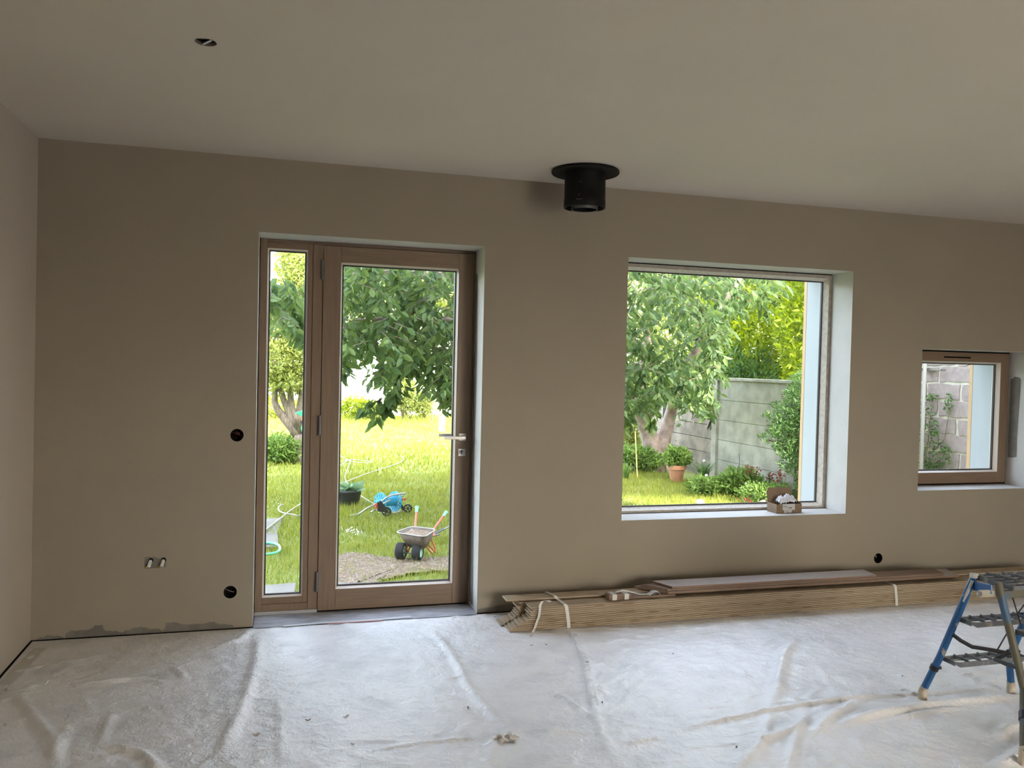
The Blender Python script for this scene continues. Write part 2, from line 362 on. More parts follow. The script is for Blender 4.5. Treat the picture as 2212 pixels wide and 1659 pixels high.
# ---------------------------------------------------------------- flue collar on the ceiling
fl = empty('flue_pipe', (2.806, -.36, CH)); tag(fl, 'black stove flue stub with round collar hanging from the ceiling', 'flue pipe')
MB().lathe([(.10, -.001), (.184, -.001), (.187, -.006), (.187, -.016), (.184, -.019), (.10, -.014)], n=64).build('ceiling_collar', M_black, fl, smooth='auto')
MB().lathe([(.113, -.012), (.113, -.05), (.1135, -.16), (.115, -.162), (.115, -.205), (.113, -.208), (.104, -.208), (.104, -.06)], n=64).build('outer_sleeve', M_black, fl, smooth='auto')
MB().lathe([(.0695, -.06), (.0695, -.2145)], n=48).build('dark_bore_wall', M_black, fl, smooth=True)
MB().lathe([(.070, -.205), (.070, -.216), (.073, -.218), (.0735, -.05)], n=48).build('inner_pipe', mat('inner_pipe_steel', (.20, .20, .19), .4, metal=.5), fl, smooth='auto')
MB().disc((0, 0, -.19), .069, 32).build('dark_bore_disc', M_blackin, fl)  # shade inside the pipe put into the colour of bore and disc
for (a, z) in ((-2.15, -.085), (-2.22, -.15), (-2.22, -.157)):
    p = Vector((math.cos(a)*.1145, math.sin(a)*.1145, z)); lt = MB(); lt.lathe([(.0005, -.0015), (.0018, 0), (.0005, .0015)], p, n=8); lt.build('paint_speck', M_white, fl)
MB().tube([(math.cos(a)*.1155, math.sin(a)*.1155, -.178) for a in np.linspace(-2.35, -2.05, 6)], .0013, 6).build('sleeve_slot', M_alu, fl)

# ================================================================ DOOR
door = tag(empty('door_1', ((DL+DR)/2, RD, 0)), kind='structure')
def W(mb): return to_local(mb, door)
FY0, FY1 = RD+.014, RD+.085
m = MB(); m.box(DL+.004, DL+.040, FY0, FY1, .02, DT).box(1.375, 1.430, FY0, FY1, .02, DT-.018).box(DR-.014, DR-.001, FY0, FY1, .0, DT-.018)
m.box(DL+.040, 1.375, FY0, FY1, .02, .060)
W(m).build('door_frame', M_oak, door, bevel=.002)
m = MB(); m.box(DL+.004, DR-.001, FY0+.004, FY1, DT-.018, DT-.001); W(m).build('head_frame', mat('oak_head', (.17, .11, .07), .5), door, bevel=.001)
m = MB(); m.box(DL+.001, 1.43, FY0-.006, FY1, .0, .0195); W(m).build('threshold', M_alud, door, bevel=.001)
m = MB(); m.box(1.43, DR, FY0+.01, FY1+.05, -.004, .006); W(m).build('door_sill', M_blackin, door)
def framed(mb_v, mb_h, x0, x1, z0, z1, gx0, gx1, gz0, gz1, y0, y1):
    mb_v.box(x0, gx0, y0, y1, z0, z1).box(gx1, x1, y0, y1, z0, z1)
    mb_h.box(gx0, gx1, y0, y1, gz1, z1).box(gx0, gx1, y0, y1, z0, gz0)
def glazing(parent, gx0, gx1, gz0, gz1, y0, yg, beadm, loc, slope=.010):
    """bead sloping back to the pane, black gasket, pane"""
    o = [(gx0, gz0), (gx1, gz0), (gx1, gz1), (gx0, gz1)]; i_ = [(gx0+slope, gz0+slope), (gx1-slope, gz0+slope), (gx1-slope, gz1-slope), (gx0+slope, gz1-slope)]
    g = .007; k_ = [(gx0+slope+g, gz0+slope+g), (gx1-slope-g, gz0+slope+g), (gx1-slope-g, gz1-slope-g), (gx0+slope+g, gz1-slope-g)]
    b = MB(); kq = MB()
    for j in range(4):
        n = (j+1) % 4
        b.add([(o[j][0], y0, o[j][1]), (o[n][0], y0, o[n][1]), (i_[n][0], yg-.004, i_[n][1]), (i_[j][0], yg-.004, i_[j][1])], [(0, 1, 2, 3)])
        b.add([(o[j][0], yg+.035, o[j][1]), (o[n][0], yg+.035, o[n][1]), (i_[n][0], yg+.004, i_[n][1]), (i_[j][0], yg+.004, i_[j][1])], [(0, 1, 2, 3)])
        for yy in (yg-.004, yg+.012):
            kq.add([(i_[j][0], yy, i_[j][1]), (i_[n][0], yy, i_[n][1]), (k_[n][0], yy, k_[n][1]), (k_[j][0], yy, k_[j][1])], [(0, 1, 2, 3)])
        kq.add([(k_[j][0], yg-.004, k_[j][1]), (k_[n][0], yg-.004, k_[n][1]), (k_[n][0], yg+.012, k_[n][1]), (k_[j][0], yg+.012, k_[j][1])], [(0, 1, 2, 3)])
    pn = MB(); pn.add([(i_[0][0], yg, i_[0][1]), (i_[1][0], yg, i_[1][1]), (i_[2][0], yg, i_[2][1]), (i_[3][0], yg, i_[3][1])], [(0, 1, 2, 3)])
    return loc(b).build('glazing_bead', beadm, parent), loc(kq).build('gasket', M_gasket, parent), loc(pn).build('pane', M_glass, parent)
# sidelight
v, h = MB(), MB(); framed(v, h, DL+.040, 1.375, .060, DT-.018, 1.122, 1.346, .098, 2.098, FY0+.008, FY1)
sv = W(v).build('sidelight', M_oak, door, bevel=.0015); W(h).build('sidelight_rail', M_oakh, sv, bevel=.0015)
glazing(sv, 1.122, 1.346, .098, 2.098, FY0+.008, FY0+.030, M_bead, W)
# leaf
v, h = MB(), MB(); framed(v, h, 1.432, DR-.016, .010, DT-.022, 1.532, 2.228, .132, 2.036, FY0-.010, FY1)
lf = W(v).build('door_leaf', M_oak, door, bevel=.002); W(h).build('leaf_rail', M_oakh, lf, bevel=.002)
glazing(lf, 1.532, 2.228, .132, 2.036, FY0-.010, FY0+.024, M_bead, W)
hz = 1.022; yy = FY0-.010
m = MB(); m.box(2.247, 2.293, yy-.008, yy, hz-.023, hz+.023); W(m).build('handle_rose', M_alu, lf, bevel=.001)
m = MB(); m.box(2.262, 2.280, yy-.048, yy-.008, hz-.009, hz+.009).box(2.150, 2.280, yy-.058, yy-.045, hz-.010, hz+.009); W(m).build('lever_handle', M_alu, lf, bevel=.0015)
m = MB(); m.box(2.262, 2.280, FY1, FY1+.045, hz-.009, hz+.009).box(2.150, 2.280, FY1+.042, FY1+.055, hz-.010, hz+.009).box(2.247, 2.293, FY1, FY1+.008, hz-.023, hz+.023); W(m).build('outer_lever_handle', M_alu, lf, bevel=.0015)
m = MB(); m.box(2.246, 2.292, yy-.007, yy, .906, .952); W(m).build('lock_rose', M_alu, lf, bevel=.001)
m = MB(); m.lathe([(.0005, -.016), (.0075, -.016), (.008, -.007)], (2.269, yy, .936), axis='Y', n=16).bar((2.269, yy-.012, .930), (2.269, yy-.012, .916), .006, .006, up=(0, 1, 0)); W(m).build('lock_cylinder', M_steel, lf)
m = MB(); m.box(2.2675, 2.2695, yy-.040, yy-.014, .930, .941).lathe([(.0005, -.001), (.011, -.001), (.011, .001), (.0005, .001)], (2.2685, yy-.048, .930), axis='X', n=16); W(m).build('key', M_steel, lf)
for z0, z1 in ((1.932, 2.044), (1.034, 1.148), (.124, .240)):
    m = MB(); m.tube([(1.4275, FY0-.019, z0), (1.4275, FY0-.019, z1)], .0078, 14).box(1.420, 1.434, FY0-.014, FY0-.002, z0+.006, z1-.006)
    W(m).build('hinge', M_steel, door, smooth='auto')

# ================================================================ LARGE WINDOW (fixed light)
win = tag(empty('window_1', ((WL+WR)/2, RD, WB)), kind='structure')
def W1(mb): return to_local(mb, win)
y0 = RD+.004
v, h = MB(), MB(); framed(v, h, WL+.001, WR-.001, WB+.004, WT-.007, WL+.026, WR-.026, WB+.018, WT-.030, y0, y0+.07)
W1(v).build('window_frame', mat('frame_taped_edge', (.30, .26, .21), .7, noise=(25, (.42, .37, .31), .4, .7)), win, bevel=.001)
W1(h).build('window_rail', mat('rail_taped_edge', (.33, .29, .24), .7, noise=(25, (.42, .37, .31), .4, .7)), win, bevel=.001)
m = MB(); m.box(WL, WR, y0+.002, y0+.05, WT-.007, WT-.001); W1(m).build('shadow_gap', M_blackin, win)
glazing(win, WL+.026, WR-.026, WB+.018, WT-.030, y0, y0+.045, M_pale, W1, slope=.018)
# small window
sw = tag(empty('window_2', ((SL+SR)/2, RD, SB)), kind='structure')
def W2(mb): return to_local(mb, sw)
v, h = MB(), MB(); framed(v, h, SL+.004, SR-.012, SB+.012, ST-.010, SL+.085, SR-.090, SB+.092, ST-.078, y0-.004, y0+.06)
W2(v).build('window_frame', M_oak, sw, bevel=.002); W2(h).build('window_rail', M_oakh, sw, bevel=.002)
m = MB(); m.box(SL+.002, SR-.002, y0+.008, y0+.05, SB+.001, SB+.02).box(SL+.002, SR-.001, y0+.008, y0+.05, ST-.011, ST-.001).box(SR-.013, SR-.001, y0+.008, y0+.05, SB, ST); W2(m).build('shadow_gap', M_blackin, sw)
glazing(sw, SL+.085, SR-.090, SB+.092, ST-.078, y0-.004, y0+.034, M_bead, W2, slope=.012)
m = MB(); m.box(5.815, 6.052, y0-.006, y0-.003, 1.592, 1.603); W2(m).build('trickle_vent_slot', M_blackin, sw, bevel=.001)

# ================================================================ DUST SHEET ON THE FLOOR
def seg_ridge(X, Y, pts, width, height, asym=0):
    """height field of a rounded fold following a polyline on the floor"""
    out = np.zeros_like(X); n = len(pts)
    tot = sum((pts[i+1]-pts[i]).length for i in range(n-1)); acc = 0
    best = np.full(X.shape, 1e9); along = np.zeros_like(X)
    for i in range(n-1):
        a, b = pts[i], pts[i+1]; L = (b-a).length; dx, dy = (b.x-a.x)/L, (b.y-a.y)/L
        t = np.clip((X-a.x)*dx+(Y-a.y)*dy, 0, L); D = np.hypot(X-(a.x+t*dx), Y-(a.y+t*dy))
        m = D < best; best = np.where(m, D, best); along = np.where(m, (acc+t)/tot, along); acc += L
    env = np.clip(np.sin(np.pi*np.clip(along, .0, 1))*1.8, .12, 1)
    return height*env*np.exp(-(best/width)**2)
FOLDS = [  # pixel polylines read off the photo's floor, fold width, fold height
 ([(1415, 1594), (1500, 1572), (1650, 1540), (1790, 1518), (1990, 1502), (2212, 1489)], .016, .012),
 ([(1790, 1580), (1880, 1551), (1990, 1531), (2100, 1519), (2240, 1506)], .026, .022),
 ([(1940, 1556), (2010, 1543), (2080, 1533)], .014, .012),
 ([(1722, 1378), (1692, 1420), (1677, 1500), (1655, 1532)], .026, .017),
 ([(1590, 1670), (1640, 1608), (1720, 1576), (1737, 1562)], .020, .013),
 ([(1700, 1670), (1718, 1600), (1745, 1540)], .018, .010), ([(1760, 1590), (1800, 1550), (1860, 1518)], .022, .015),
 ([(2230, 1568), (2180, 1574), (2155, 1605)], .022, .016), ([(2150, 1670), (2190, 1640), (2240, 1600)], .024, .018),
 ([(1660, 1545), (1650, 1600), (1635, 1659)], .016, .009),
 ([(1230, 1345), (1265, 1435), (1283, 1530), (1300, 1590), (1350, 1670)], .018, .008),
 ([(930, 1358), (978, 1420), (1010, 1482), (1060, 1545), (1106, 1580), (1085, 1610)], .018, .010),
 ([(1100, 1585), (1065, 1610), (1060, 1670)], .020, .008),
 ([(566, 1366), (552, 1440), (532, 1510), (495, 1600), (480, 1660)], .026, .014),
 ([(605, 1659), (606, 1560), (600, 1500)], .016, .006),
 ([(160, 1484), (230, 1477), (290, 1471), (370, 1478)], .016, .011), ([(368, 1440), (395, 1462), (398, 1478)], .014, .012),
 ([(26, 1492), (64, 1543), (112, 1598), (124, 1680)], .022, .020), ([(150, 1560), (136, 1598), (124, 1640)], .018, .012),
 ([(244, 1540), (226, 1585), (216, 1620)], .018, .014), ([(216, 1620), (260, 1622), (300, 1630), (350, 1670)], .018, .020),
 ([(160, 1630), (210, 1640), (250, 1645)], .014, .010),
 ([(790, 1627), (900, 1610), (1010, 1600), (1060, 1598)], .012, .008), ([(1150, 1480), (1230, 1520), (1280, 1555)], .014, .011),
 ([(1112, 1580), (1250, 1585), (1300, 1590)], .010, .006), ([(1020, 1443), (1130, 1438), (1240, 1440)], .008, .005),
 ([(1345, 1613), (1380, 1606), (1430, 1596)], .012, .009), ([(1500, 1535), (1550, 1530), (1600, 1526)], .010, .004),
 ([(1510, 1399), (1560, 1398), (1640, 1392)], .010, .004), ([(1640, 1398), (1660, 1385), (1710, 1366)], .012, .005),
 ([(1740, 1376), (1790, 1375), (1840, 1374)], .010, .006), ([(1900, 1370), (1960, 1366), (2040, 1363)], .008, .005),
 ([(2060, 1466), (2110, 1458), (2160, 1444)], .016, .008), ([(1920, 1460), (1990, 1466), (2060, 1464)], .014, .006),
 ([(2085, 1668), (2060, 1640), (2000, 1625), (1930, 1616)], .020, .010),
 ([(985, 1345), (1020, 1336), (1060, 1328)], .014, .008), ([(960, 1340), (990, 1332), (1030, 1325)], .012, .006),
 ([(545, 1362), (520, 1385), (480, 1396)], .022, .012), ([(180, 1500), (195, 1540), (205, 1560)], .014, .006),
 ([(440, 1400), (480, 1440), (500, 1470)], .02, .004), ([(340, 1525), (360, 1535), (375, 1552)], .010, .006),
]
nx, ny = 420, 400
gx = np.concatenate([np.linspace(.012, 6.4, nx), np.linspace(6.5, X1-.02, 12)]); gy = np.concatenate([np.linspace(YR+.02, -3.3, 24), np.linspace(-3.28, -.012, ny)])
Xg, Yg = np.meshgrid(gx, gy); Zg = np.full(Xg.shape, .003)
for pts, wd, hh in FOLDS:
    P = [at(u, v, Z=0) for u, v in pts]; Zg += seg_ridge(Xg, Yg, P, wd, hh)
from mathutils import noise as mn
vn = np.zeros(Xg.shape)
for a in range(Xg.shape[0]):
    for b in range(Xg.shape[1]):
        x, y = Xg[a, b], Yg[a, b]
        if y < -3.4 or x > 6.5: continue
        n1 = mn.noise(Vector((x*2.2, y*2.2, 3))); wx = x+.18*mn.noise(Vector((x*1.3, y*1.3, 9))); wy = y+.18*mn.noise(Vector((x*1.3+7, y*1.3, 5)))
        r1 = 1-abs(mn.noise(Vector((wx*5, wy*5, 1)))); r2 = 1-abs(mn.noise(Vector((wx*10+5, wy*8, 2)))); r3 = 1-abs(mn.noise(Vector((wx*22, wy*20, 4))))
        vn[a, b] = .002*max(0, n1+.2)+.005*(r1**12)*max(0, .5+n1)+.005*(r2**9)+.003*(r3**6)
edge = np.clip(np.minimum(np.minimum(Xg, X1-Xg), np.minimum(-Yg, Yg-YR))/.06, 0, 1)
Zg += vn*edge
cp = at(1090, 1600, Z=0); rr = np.hypot(Xg-cp.x, Yg-cp.y)
Zg = .0035+(Zg-.003)*np.clip((-Yg)/.05, .15, 1)
m_, n_ = Zg.shape; idx = np.arange(m_*n_).reshape(m_, n_)
Fq = np.stack([idx[:-1, :-1], idx[:-1, 1:], idx[1:, 1:], idx[1:, :-1]], -1).reshape(-1, 4)
M_sheet = mat('dust_sheet', (.92, .90, .88), .46, noise=(5.5, (.77, .75, .73), .46, .70), spec=1.0, coat=1.0)
M_sheet.node_tree.nodes['Principled BSDF'].inputs['Coat Roughness'].default_value = .5
nt = M_sheet.node_tree; N = nt.nodes; L = nt.links
tc = N['Texture Coordinate'] if 'Texture Coordinate' in N else N.new('ShaderNodeTexCoord')
n1 = N.new('ShaderNodeTexNoise'); n1.inputs['Scale'].default_value = 26; n1.inputs['Detail'].default_value = 6; n1.inputs['Distortion'].default_value = 1.6
n2 = N.new('ShaderNodeTexVoronoi'); n2.feature = 'DISTANCE_TO_EDGE'; n2.inputs['Scale'].default_value = 17
nw = N.new('ShaderNodeTexNoise'); nw.inputs['Scale'].default_value = 6; mxv = N.new('ShaderNodeMix'); mxv.data_type = 'VECTOR'; mxv.inputs[0].default_value = .12
L.new(tc.outputs['Object'], n1.inputs['Vector']); L.new(tc.outputs['Object'], nw.inputs['Vector'])
L.new(tc.outputs['Object'], mxv.inputs[4]); L.new(nw.outputs['Color'], mxv.inputs[5]); L.new(mxv.outputs[1], n2.inputs['Vector'])
ad = N.new('ShaderNodeMath'); ad.operation = 'MULTIPLY_ADD'; ad.inputs[1].default_value = .35; L.new(n2.outputs['Distance'], ad.inputs[0]); L.new(n1.outputs['Fac'], ad.inputs[2])
bp = N.new('ShaderNodeBump'); bp.inputs['Strength'].default_value = .6; bp.inputs['Distance'].default_value = .015
L.new(ad.outputs[0], bp.inputs['Height']); L.new(bp.outputs[0], N['Principled BSDF'].inputs['Normal'])
sheet = npmesh('dust_sheet', np.stack([Xg, Yg, Zg], -1).reshape(-1, 3), Fq, M_sheet, smooth=True)
tag(sheet, 'wrinkled off-white plastic dust sheet covering the whole floor', 'dust sheet')
# dull liner strip in the door recess and the joint tape
dz = MB(); nxx = 40
for i in range(nxx):
    a = DL+.004+(DR-DL-.008)*i/nxx; b = DL+.004+(DR-DL-.008)*(i+1)/nxx
    za = .002+.003*abs(mn.noise(Vector((a*9, 0, 0)))); zb = .002+.003*abs(mn.noise(Vector((b*9, 0, 0))))
    dz.add([(a, -.03, .0075), (b, -.03, .0075), (b, .09, zb), (a, .09, za)], [(0, 1, 2, 3)]); dz.add([(a, .09, za), (b, .09, zb), (b, RD+.012, .001), (a, RD+.012, .001)], [(0, 1, 2, 3)])
tag(dz.build('floor_liner', mat('grey_liner', (.42, .425, .45), .5, noise=(9, (.28, .28, .30), .4, .65, (1, 3, 1)), bump=(30, .4)), smooth=True), 'grey crumpled floor liner in the doorway recess', 'floor liner')
tp = [at(u, v, Z=.010) for u, v in [(612, 1352), (700, 1345), (790, 1340), (888, 1332)]]
tag(MB().ribbon(tp, (0, 1, 0), .030).build('joint_tape', mat('joint_tape', (.66, .66, .66), .4), recalc=False), 'pale joint tape strip across the doorway floor', 'tape')
tp = [p+Vector((.02, -.012, .0015)) for p in [at(u, v, Z=.010) for u, v in [(700, 1347), (760, 1343), (820, 1339)]]]
tag(MB().ribbon(tp, (0, 1, 0), .011).build('warning_tape', mat('orange_tape', (.62, .20, .15), .5), recalc=False), 'thin orange-red tape strip in front of the door', 'tape')
def floortape(name, pix, wd, col, label):
    P = [at(u, v, Z=.012) for u, v in pix]; Q = []
    for i in range(len(P)-1):
        for k in range(8): Q.append(P[i].lerp(P[i+1], k/8))
    mbx = MB(); base = len(mbx.v)
    for i, p in enumerate(Q):
        t = (Q[min(i+1, len(Q)-1)]-Q[max(i-1, 0)]).normalized(); n = Vector((-t.y, t.x, 0))*wd/2
        # ride on the sheet
        def hgt(q):
            ix = int(np.clip(np.searchsorted(gx, q.x), 0, len(gx)-1)); iy = int(np.clip(np.searchsorted(gy, q.y), 0, len(gy)-1)); return float(Zg[iy, ix])+.002
        for q in (p-n, p+n): mbx.v.append((q.x, q.y, hgt(q)))
    for i in range(len(Q)-1): mbx.f.append((2*i, 2*i+1, 2*i+3, 2*i+2))
    tag(mbx.build(name, mat(name, col, .35), smooth=True), label, 'tape')
floortape('sheet_seam_tape', [(1236, 1362), (1262, 1425), (1275, 1480), (1285, 1530)], .035, (.72, .72, .72), 'glossy white seam tape running from under the plank stack')
floortape('edge_tape', [(88, 1398), (45, 1440), (2, 1484)], .06, (.66, .63, .57), 'pale edge tape along the left wall foot')

# ---------------------------------------------------------------- plaster chips and scraps on the sheet
M_chip = mat('plaster_chip', (.62, .55, .44), .9, noise=(60, (.50, .44, .36), .4, .6)); M_chipd = mat('dark_scrap', (.07, .06, .05), .8); M_chipg = mat('grey_scrap', (.38, .38, .36), .8)
def hz_(x, y):
    ix = int(np.clip(np.searchsorted(gx, x), 0, len(gx)-1)); iy = int(np.clip(np.searchsorted(gy, y), 0, len(gy)-1))
    return float(Zg[max(iy-1, 0):iy+1, max(ix-1, 0):ix+1].max())
def chip(name, u, v, L_, Wd, mt, label, curl=.004, ang=None, n=9):
    p = at(u, v, Z=.008); ang = random.uniform(0, 3.1) if ang is None else ang; z0 = hz_(p.x, p.y)
    mbx = MB(); top = []
    for k in range(n):
        a = 2*math.pi*k/n; r_ = random.uniform(.75, 1.1); x = math.cos(a)*L_/2*r_; y = math.sin(a)*Wd/2*r_; top.append((x, y, .002+curl*(x/(L_/2))**2))
    mbx.add([(0, 0, .003)]+top+[(x*.96, y*.96, 0.0+curl*(x/(L_/2))**2) for x, y, z in top],
            [(0, 1+k, 1+(k+1) % n) for k in range(n)]+[(1+k, 1+n+k, 1+n+(k+1) % n, 1+(k+1) % n) for k in range(n)])
    o = mbx.build(name, mt); o.location = (p.x, p.y, z0); o.rotation_euler = (0, 0, ang); tag(o, label, 'scrap'); return o
chip('plaster_chip', 463, 1398, .030, .012, M_chip, 'largest beige plaster chip on the sheet near the left door jamb', ang=.3)
chip('plaster_chip', 476, 1391, .018, .007, M_chip, 'small beige plaster sliver beside the chip near the left jamb', ang=.2)
chip('plaster_chip', 554, 1586, .030, .020, M_chip, 'round beige plaster chip at the front left of the sheet', ang=.2)
chip('plaster_chip', 12, 1492, .024, .012, M_chip, 'pale plaster chip next to the left wall foot')
chip('plaster_chip', 10, 1566, .018, .009, M_chip, 'smallest pale plaster chip at the far left edge')
chip('plaster_chip', 1069, 1334, .024, .012, M_chip, 'pale chip on the sheet between door and plank stack', ang=0)
chip('wood_shaving', 666, 1558, .030, .004, M_chipd, 'thin dark curled shaving left of the sheet centre', curl=.008, ang=.45)
chip('paper_scrap', 747, 1548, .030, .012, M_chipg, 'narrow grey crumpled scrap in the middle foreground', curl=.006, ang=.4)
chip('wood_shaving', 762, 1608, .018, .005, M_chipg, 'short grey shaving below the crumpled scrap', ang=-.5)
chip('paper_scrap', 1148, 1394, .020, .006, M_chipg, 'flat grey scrap in front of the plank ends', ang=0)
chip('paper_scrap', 1180, 1392, .014, .004, M_chipd, 'tiny dark scrap under the loose white strap')
chip('paper_scrap', 1268, 1435, .024, .010, M_chipg, 'grey torn scrap lying on the seam tape', curl=.008)
chip('paper_scrap', 1012, 1530, .018, .010, M_chipg, 'small grey torn scrap left of the seam crossing', curl=.008)
chip('dirt_crumb', 1591, 1613, .012, .007, M_chipd, 'black crumb on the sheet right of centre foreground')
chip('dirt_crumb', 1454, 1412, .010, .005, M_chipd, 'dark crumb on the sheet in front of the plank stack')
chip('dirt_crumb', 1301, 1519, .011, .006, M_chipd, 'dark crumb beside the long seam tape')
chip('dirt_crumb', 1949, 1463, .010, .005, M_chipd, 'dark crumb left of the ladder feet')
# torn star-shaped crumple in the sheet
cb = MB(); c0 = at(1092, 1598, Z=.008); pts = []
for k in range(18):
    a = 2*math.pi*k/18; r_ = .030+.016*(k % 3 == 0)+random.uniform(-.006, .006); pts.append((c0.x+r_*math.cos(a)*1.3, c0.y+r_*math.sin(a), hz_(c0.x, c0.y)+(.010 if k % 2 else .0)))
inner = [(c0.x+(x-c0.x)*.45, c0.y+(y-c0.y)*.45, hz_(c0.x, c0.y)+random.uniform(.002, .018)) for x, y, z in pts]
cb.add(pts+inner+[(c0.x, c0.y, .008)], [(k, (k+1) % 18, 18+(k+1) % 18, 18+k) for k in range(18)]+[(18+k, 18+(k+1) % 18, 36) for k in range(18)])
tag(cb.build('crumpled_tape', mat('crumpled_tape', (.60, .57, .52), .5)), 'crumpled ball of tape stuck to the sheet at front centre', 'scrap')

# ================================================================ PLANKS
def woodmat(name, c1, c2, knots=True):
    m = mat(name, c1, .62, noise=(6, c2, .35, .7, (.5, 9, 16)), bump=(20, .08, (.6, 14, 14)))
    if knots:
        nt = m.node_tree; N = nt.nodes; L = nt.links; p = N['Principled BSDF']; src = p.inputs['Base Color'].links[0].from_socket
        vo = N.new('ShaderNodeTexVoronoi'); vo.inputs['Scale'].default_value = 1; vo.feature = 'F1'
        mp = N.new('ShaderNodeMapping'); mp.inputs['Scale'].default_value = (5.5, 26, 38); tcn = N.new('ShaderNodeTexCoord')
        oi = N.new('ShaderNodeObjectInfo'); ml = N.new('ShaderNodeMath'); ml.operation = 'MULTIPLY'; ml.inputs[1].default_value = 40; L.new(oi.outputs['Random'], ml.inputs[0]); L.new(ml.outputs[0], mp.inputs['Location'])
        L.new(tcn.outputs['Object'], mp.inputs[0]); L.new(mp.outputs[0], vo.inputs['Vector'])
        r = N.new('ShaderNodeMapRange'); r.inputs[1].default_value = .16; r.inputs[2].default_value = .27; r.inputs[3].default_value = .75; r.inputs[4].default_value = 0
        L.new(vo.outputs['Distance'], r.inputs[0]); mx = N.new('ShaderNodeMix'); mx.data_type = 'RGBA'; mx.inputs[7].default_value = (.20, .11, .05, 1)
        L.new(r.outputs[0], mx.inputs[0]); L.new(src, mx.inputs[6]); L.new(mx.outputs[2], p.inputs['Base Color'])
    return m
M_pine = [woodmat('pine_board', (.43, .335, .22), (.36, .27, .17)), woodmat('pine_board_b', (.46, .365, .245), (.38, .29, .185)), woodmat('pine_board_c', (.39, .30, .19), (.33, .245, .15))]
PT = .0108; NL = 12; PW = .098
ends = [2.425, 2.440, 2.462, 2.478, 2.50, 2.525, 2.545, 2.550, 2.540, 2.548, 2.560, 2.545]
ends2 = [2.405, 2.43, 2.45, 2.475, 2.49, 2.50, 2.505, 2.52, 2.515, 2.50, 2.525, 2.51]
protos = []
for q in range(3):
    m = MB(); T = PT-.0024
    m.box(0, 3.85, 0, PW-.006, 0, T).box(0, 3.85, PW-.006, PW, T*.35, T*.65)
    m.box(0, 3.85, -.004, 0, 0, T*.32).box(0, 3.85, -.004, 0, T*.68, T)
    protos.append(m.build('pine_plank', M_pine[q]))
def place_plank(o, x, y, z, rz): o.location = (x, y, z); o.rotation_euler = (0, 0, rz)
used = set(); names_l = ['bottom', 'second', 'third', 'fourth', 'fifth', 'sixth', 'seventh', 'eighth', 'ninth', 'tenth', 'eleventh', 'topmost']
for col in range(2):
    for k in range(NL):
        q = (k*7+col*3+k//3) % 3; src = protos[q]
        o = src if q not in used else src.copy()
        if q in used: C.objects.link(o)
        used.add(q)
        x = (ends if col == 0 else ends2)[k]; yb = (-.372 if col == 0 else -.268)+random.uniform(-.0015, .0015)
        place_plank(o, x, yb, .010+k*PT, .0)
        tag(o, ('pine tongue-and-groove plank, %s layer of the %s column of the strapped stack' % (names_l[k], 'front' if col == 0 else 'wall-side')), 'plank', 'pine planks in the strapped stack by the wall')
o = protos[1].copy(); C.objects.link(o); place_plank(o, 2.44, -.262, .010+NL*PT+.004, 0)
tag(o, 'pine plank lying loose on the wall-side top of the stack, end sticking out left', 'plank', 'pine planks in the strapped stack by the wall')
ztop = .010+NL*PT
M_comp = mat('brown_composite', (.215, .135, .085), .6, noise=(10, (.17, .105, .065), .4, .65, (.5, 9, 9)))
M_compt = mat('grey_brown_composite', (.42, .36, .32), .5, noise=(12, (.36, .30, .26), .4, .65, (.4, 9, 9)))
def board(x0, x1, y0, y1, z0, z1, skew, mt, label, top=None):
    m = MB(); m.add([(x0+skew, y0, z0), (x1, y0, z0), (x1+skew*.3, y1, z0), (x0, y1, z0), (x0+skew, y0, z1), (x1, y0, z1), (x1+skew*.3, y1, z1), (x0, y1, z1)],
          [(0, 3, 2, 1), (4, 5, 6, 7), (0, 1, 5, 4), (1, 2, 6, 5), (2, 3, 7, 6), (3, 0, 4, 7)])
    o = m.build('dark_board', mt, bevel=.001)
    if top: o.data.materials.append(top); o.data.polygons[1].material_index = 1
    return tag(o, label, 'board', 'brown boards on the plank stack')
board(3.25, 5.47, -.345, -.185, ztop+PT+.006, ztop+PT+.020, .14, M_comp, 'lower brown board on the planks, the longest of the three', M_compt)
board(3.28, 5.36, -.335, -.205, ztop+PT+.0205, ztop+PT+.033, .11, M_comp, 'middle brown board of the three lying on the planks', M_comp)
board(3.36, 4.84, -.335, -.19, ztop+PT+.0335, ztop+PT+.046, .06, M_comp, 'top brown board with a grey-mauve upper face', M_compt)
bb = empty('bound_offcut', (3.02, -.318, ztop+.001), .02); tag(bb, 'short brown offcut bound with white tape, by the dark boards', 'offcut')
MB().box(0, .42, -.03, .03, 0, .012).box(.0, .14, -.028, .028, .012, .030).build('wood_piece', M_comp, bb, bevel=.001)
M_strap = mat('white_strap', (.62, .60, .54), .45)
sb = MB()
for x in (.02, .095): MB().box(x, x+.028, -.0315, .0315, -.0005, .0315).build('tape_band', M_strap, bb)
MB().tube([(.05, 0, .036), (.10, .01, .042), (.16, -.01, .032), (.20, .0, .016), (.26, -.02, .018)], [.004, .006, .004, .003, .002], 8).build('twisted_tape', M_strap, bb, smooth=True)
MB().ribbon([(.25, -.02, .016), (.28, -.02, .034), (.31, -.02, .032), (.32, -.02, .016)], (0, 1, 0), .04).build('tape_tail', M_strap, bb, solid=.001)
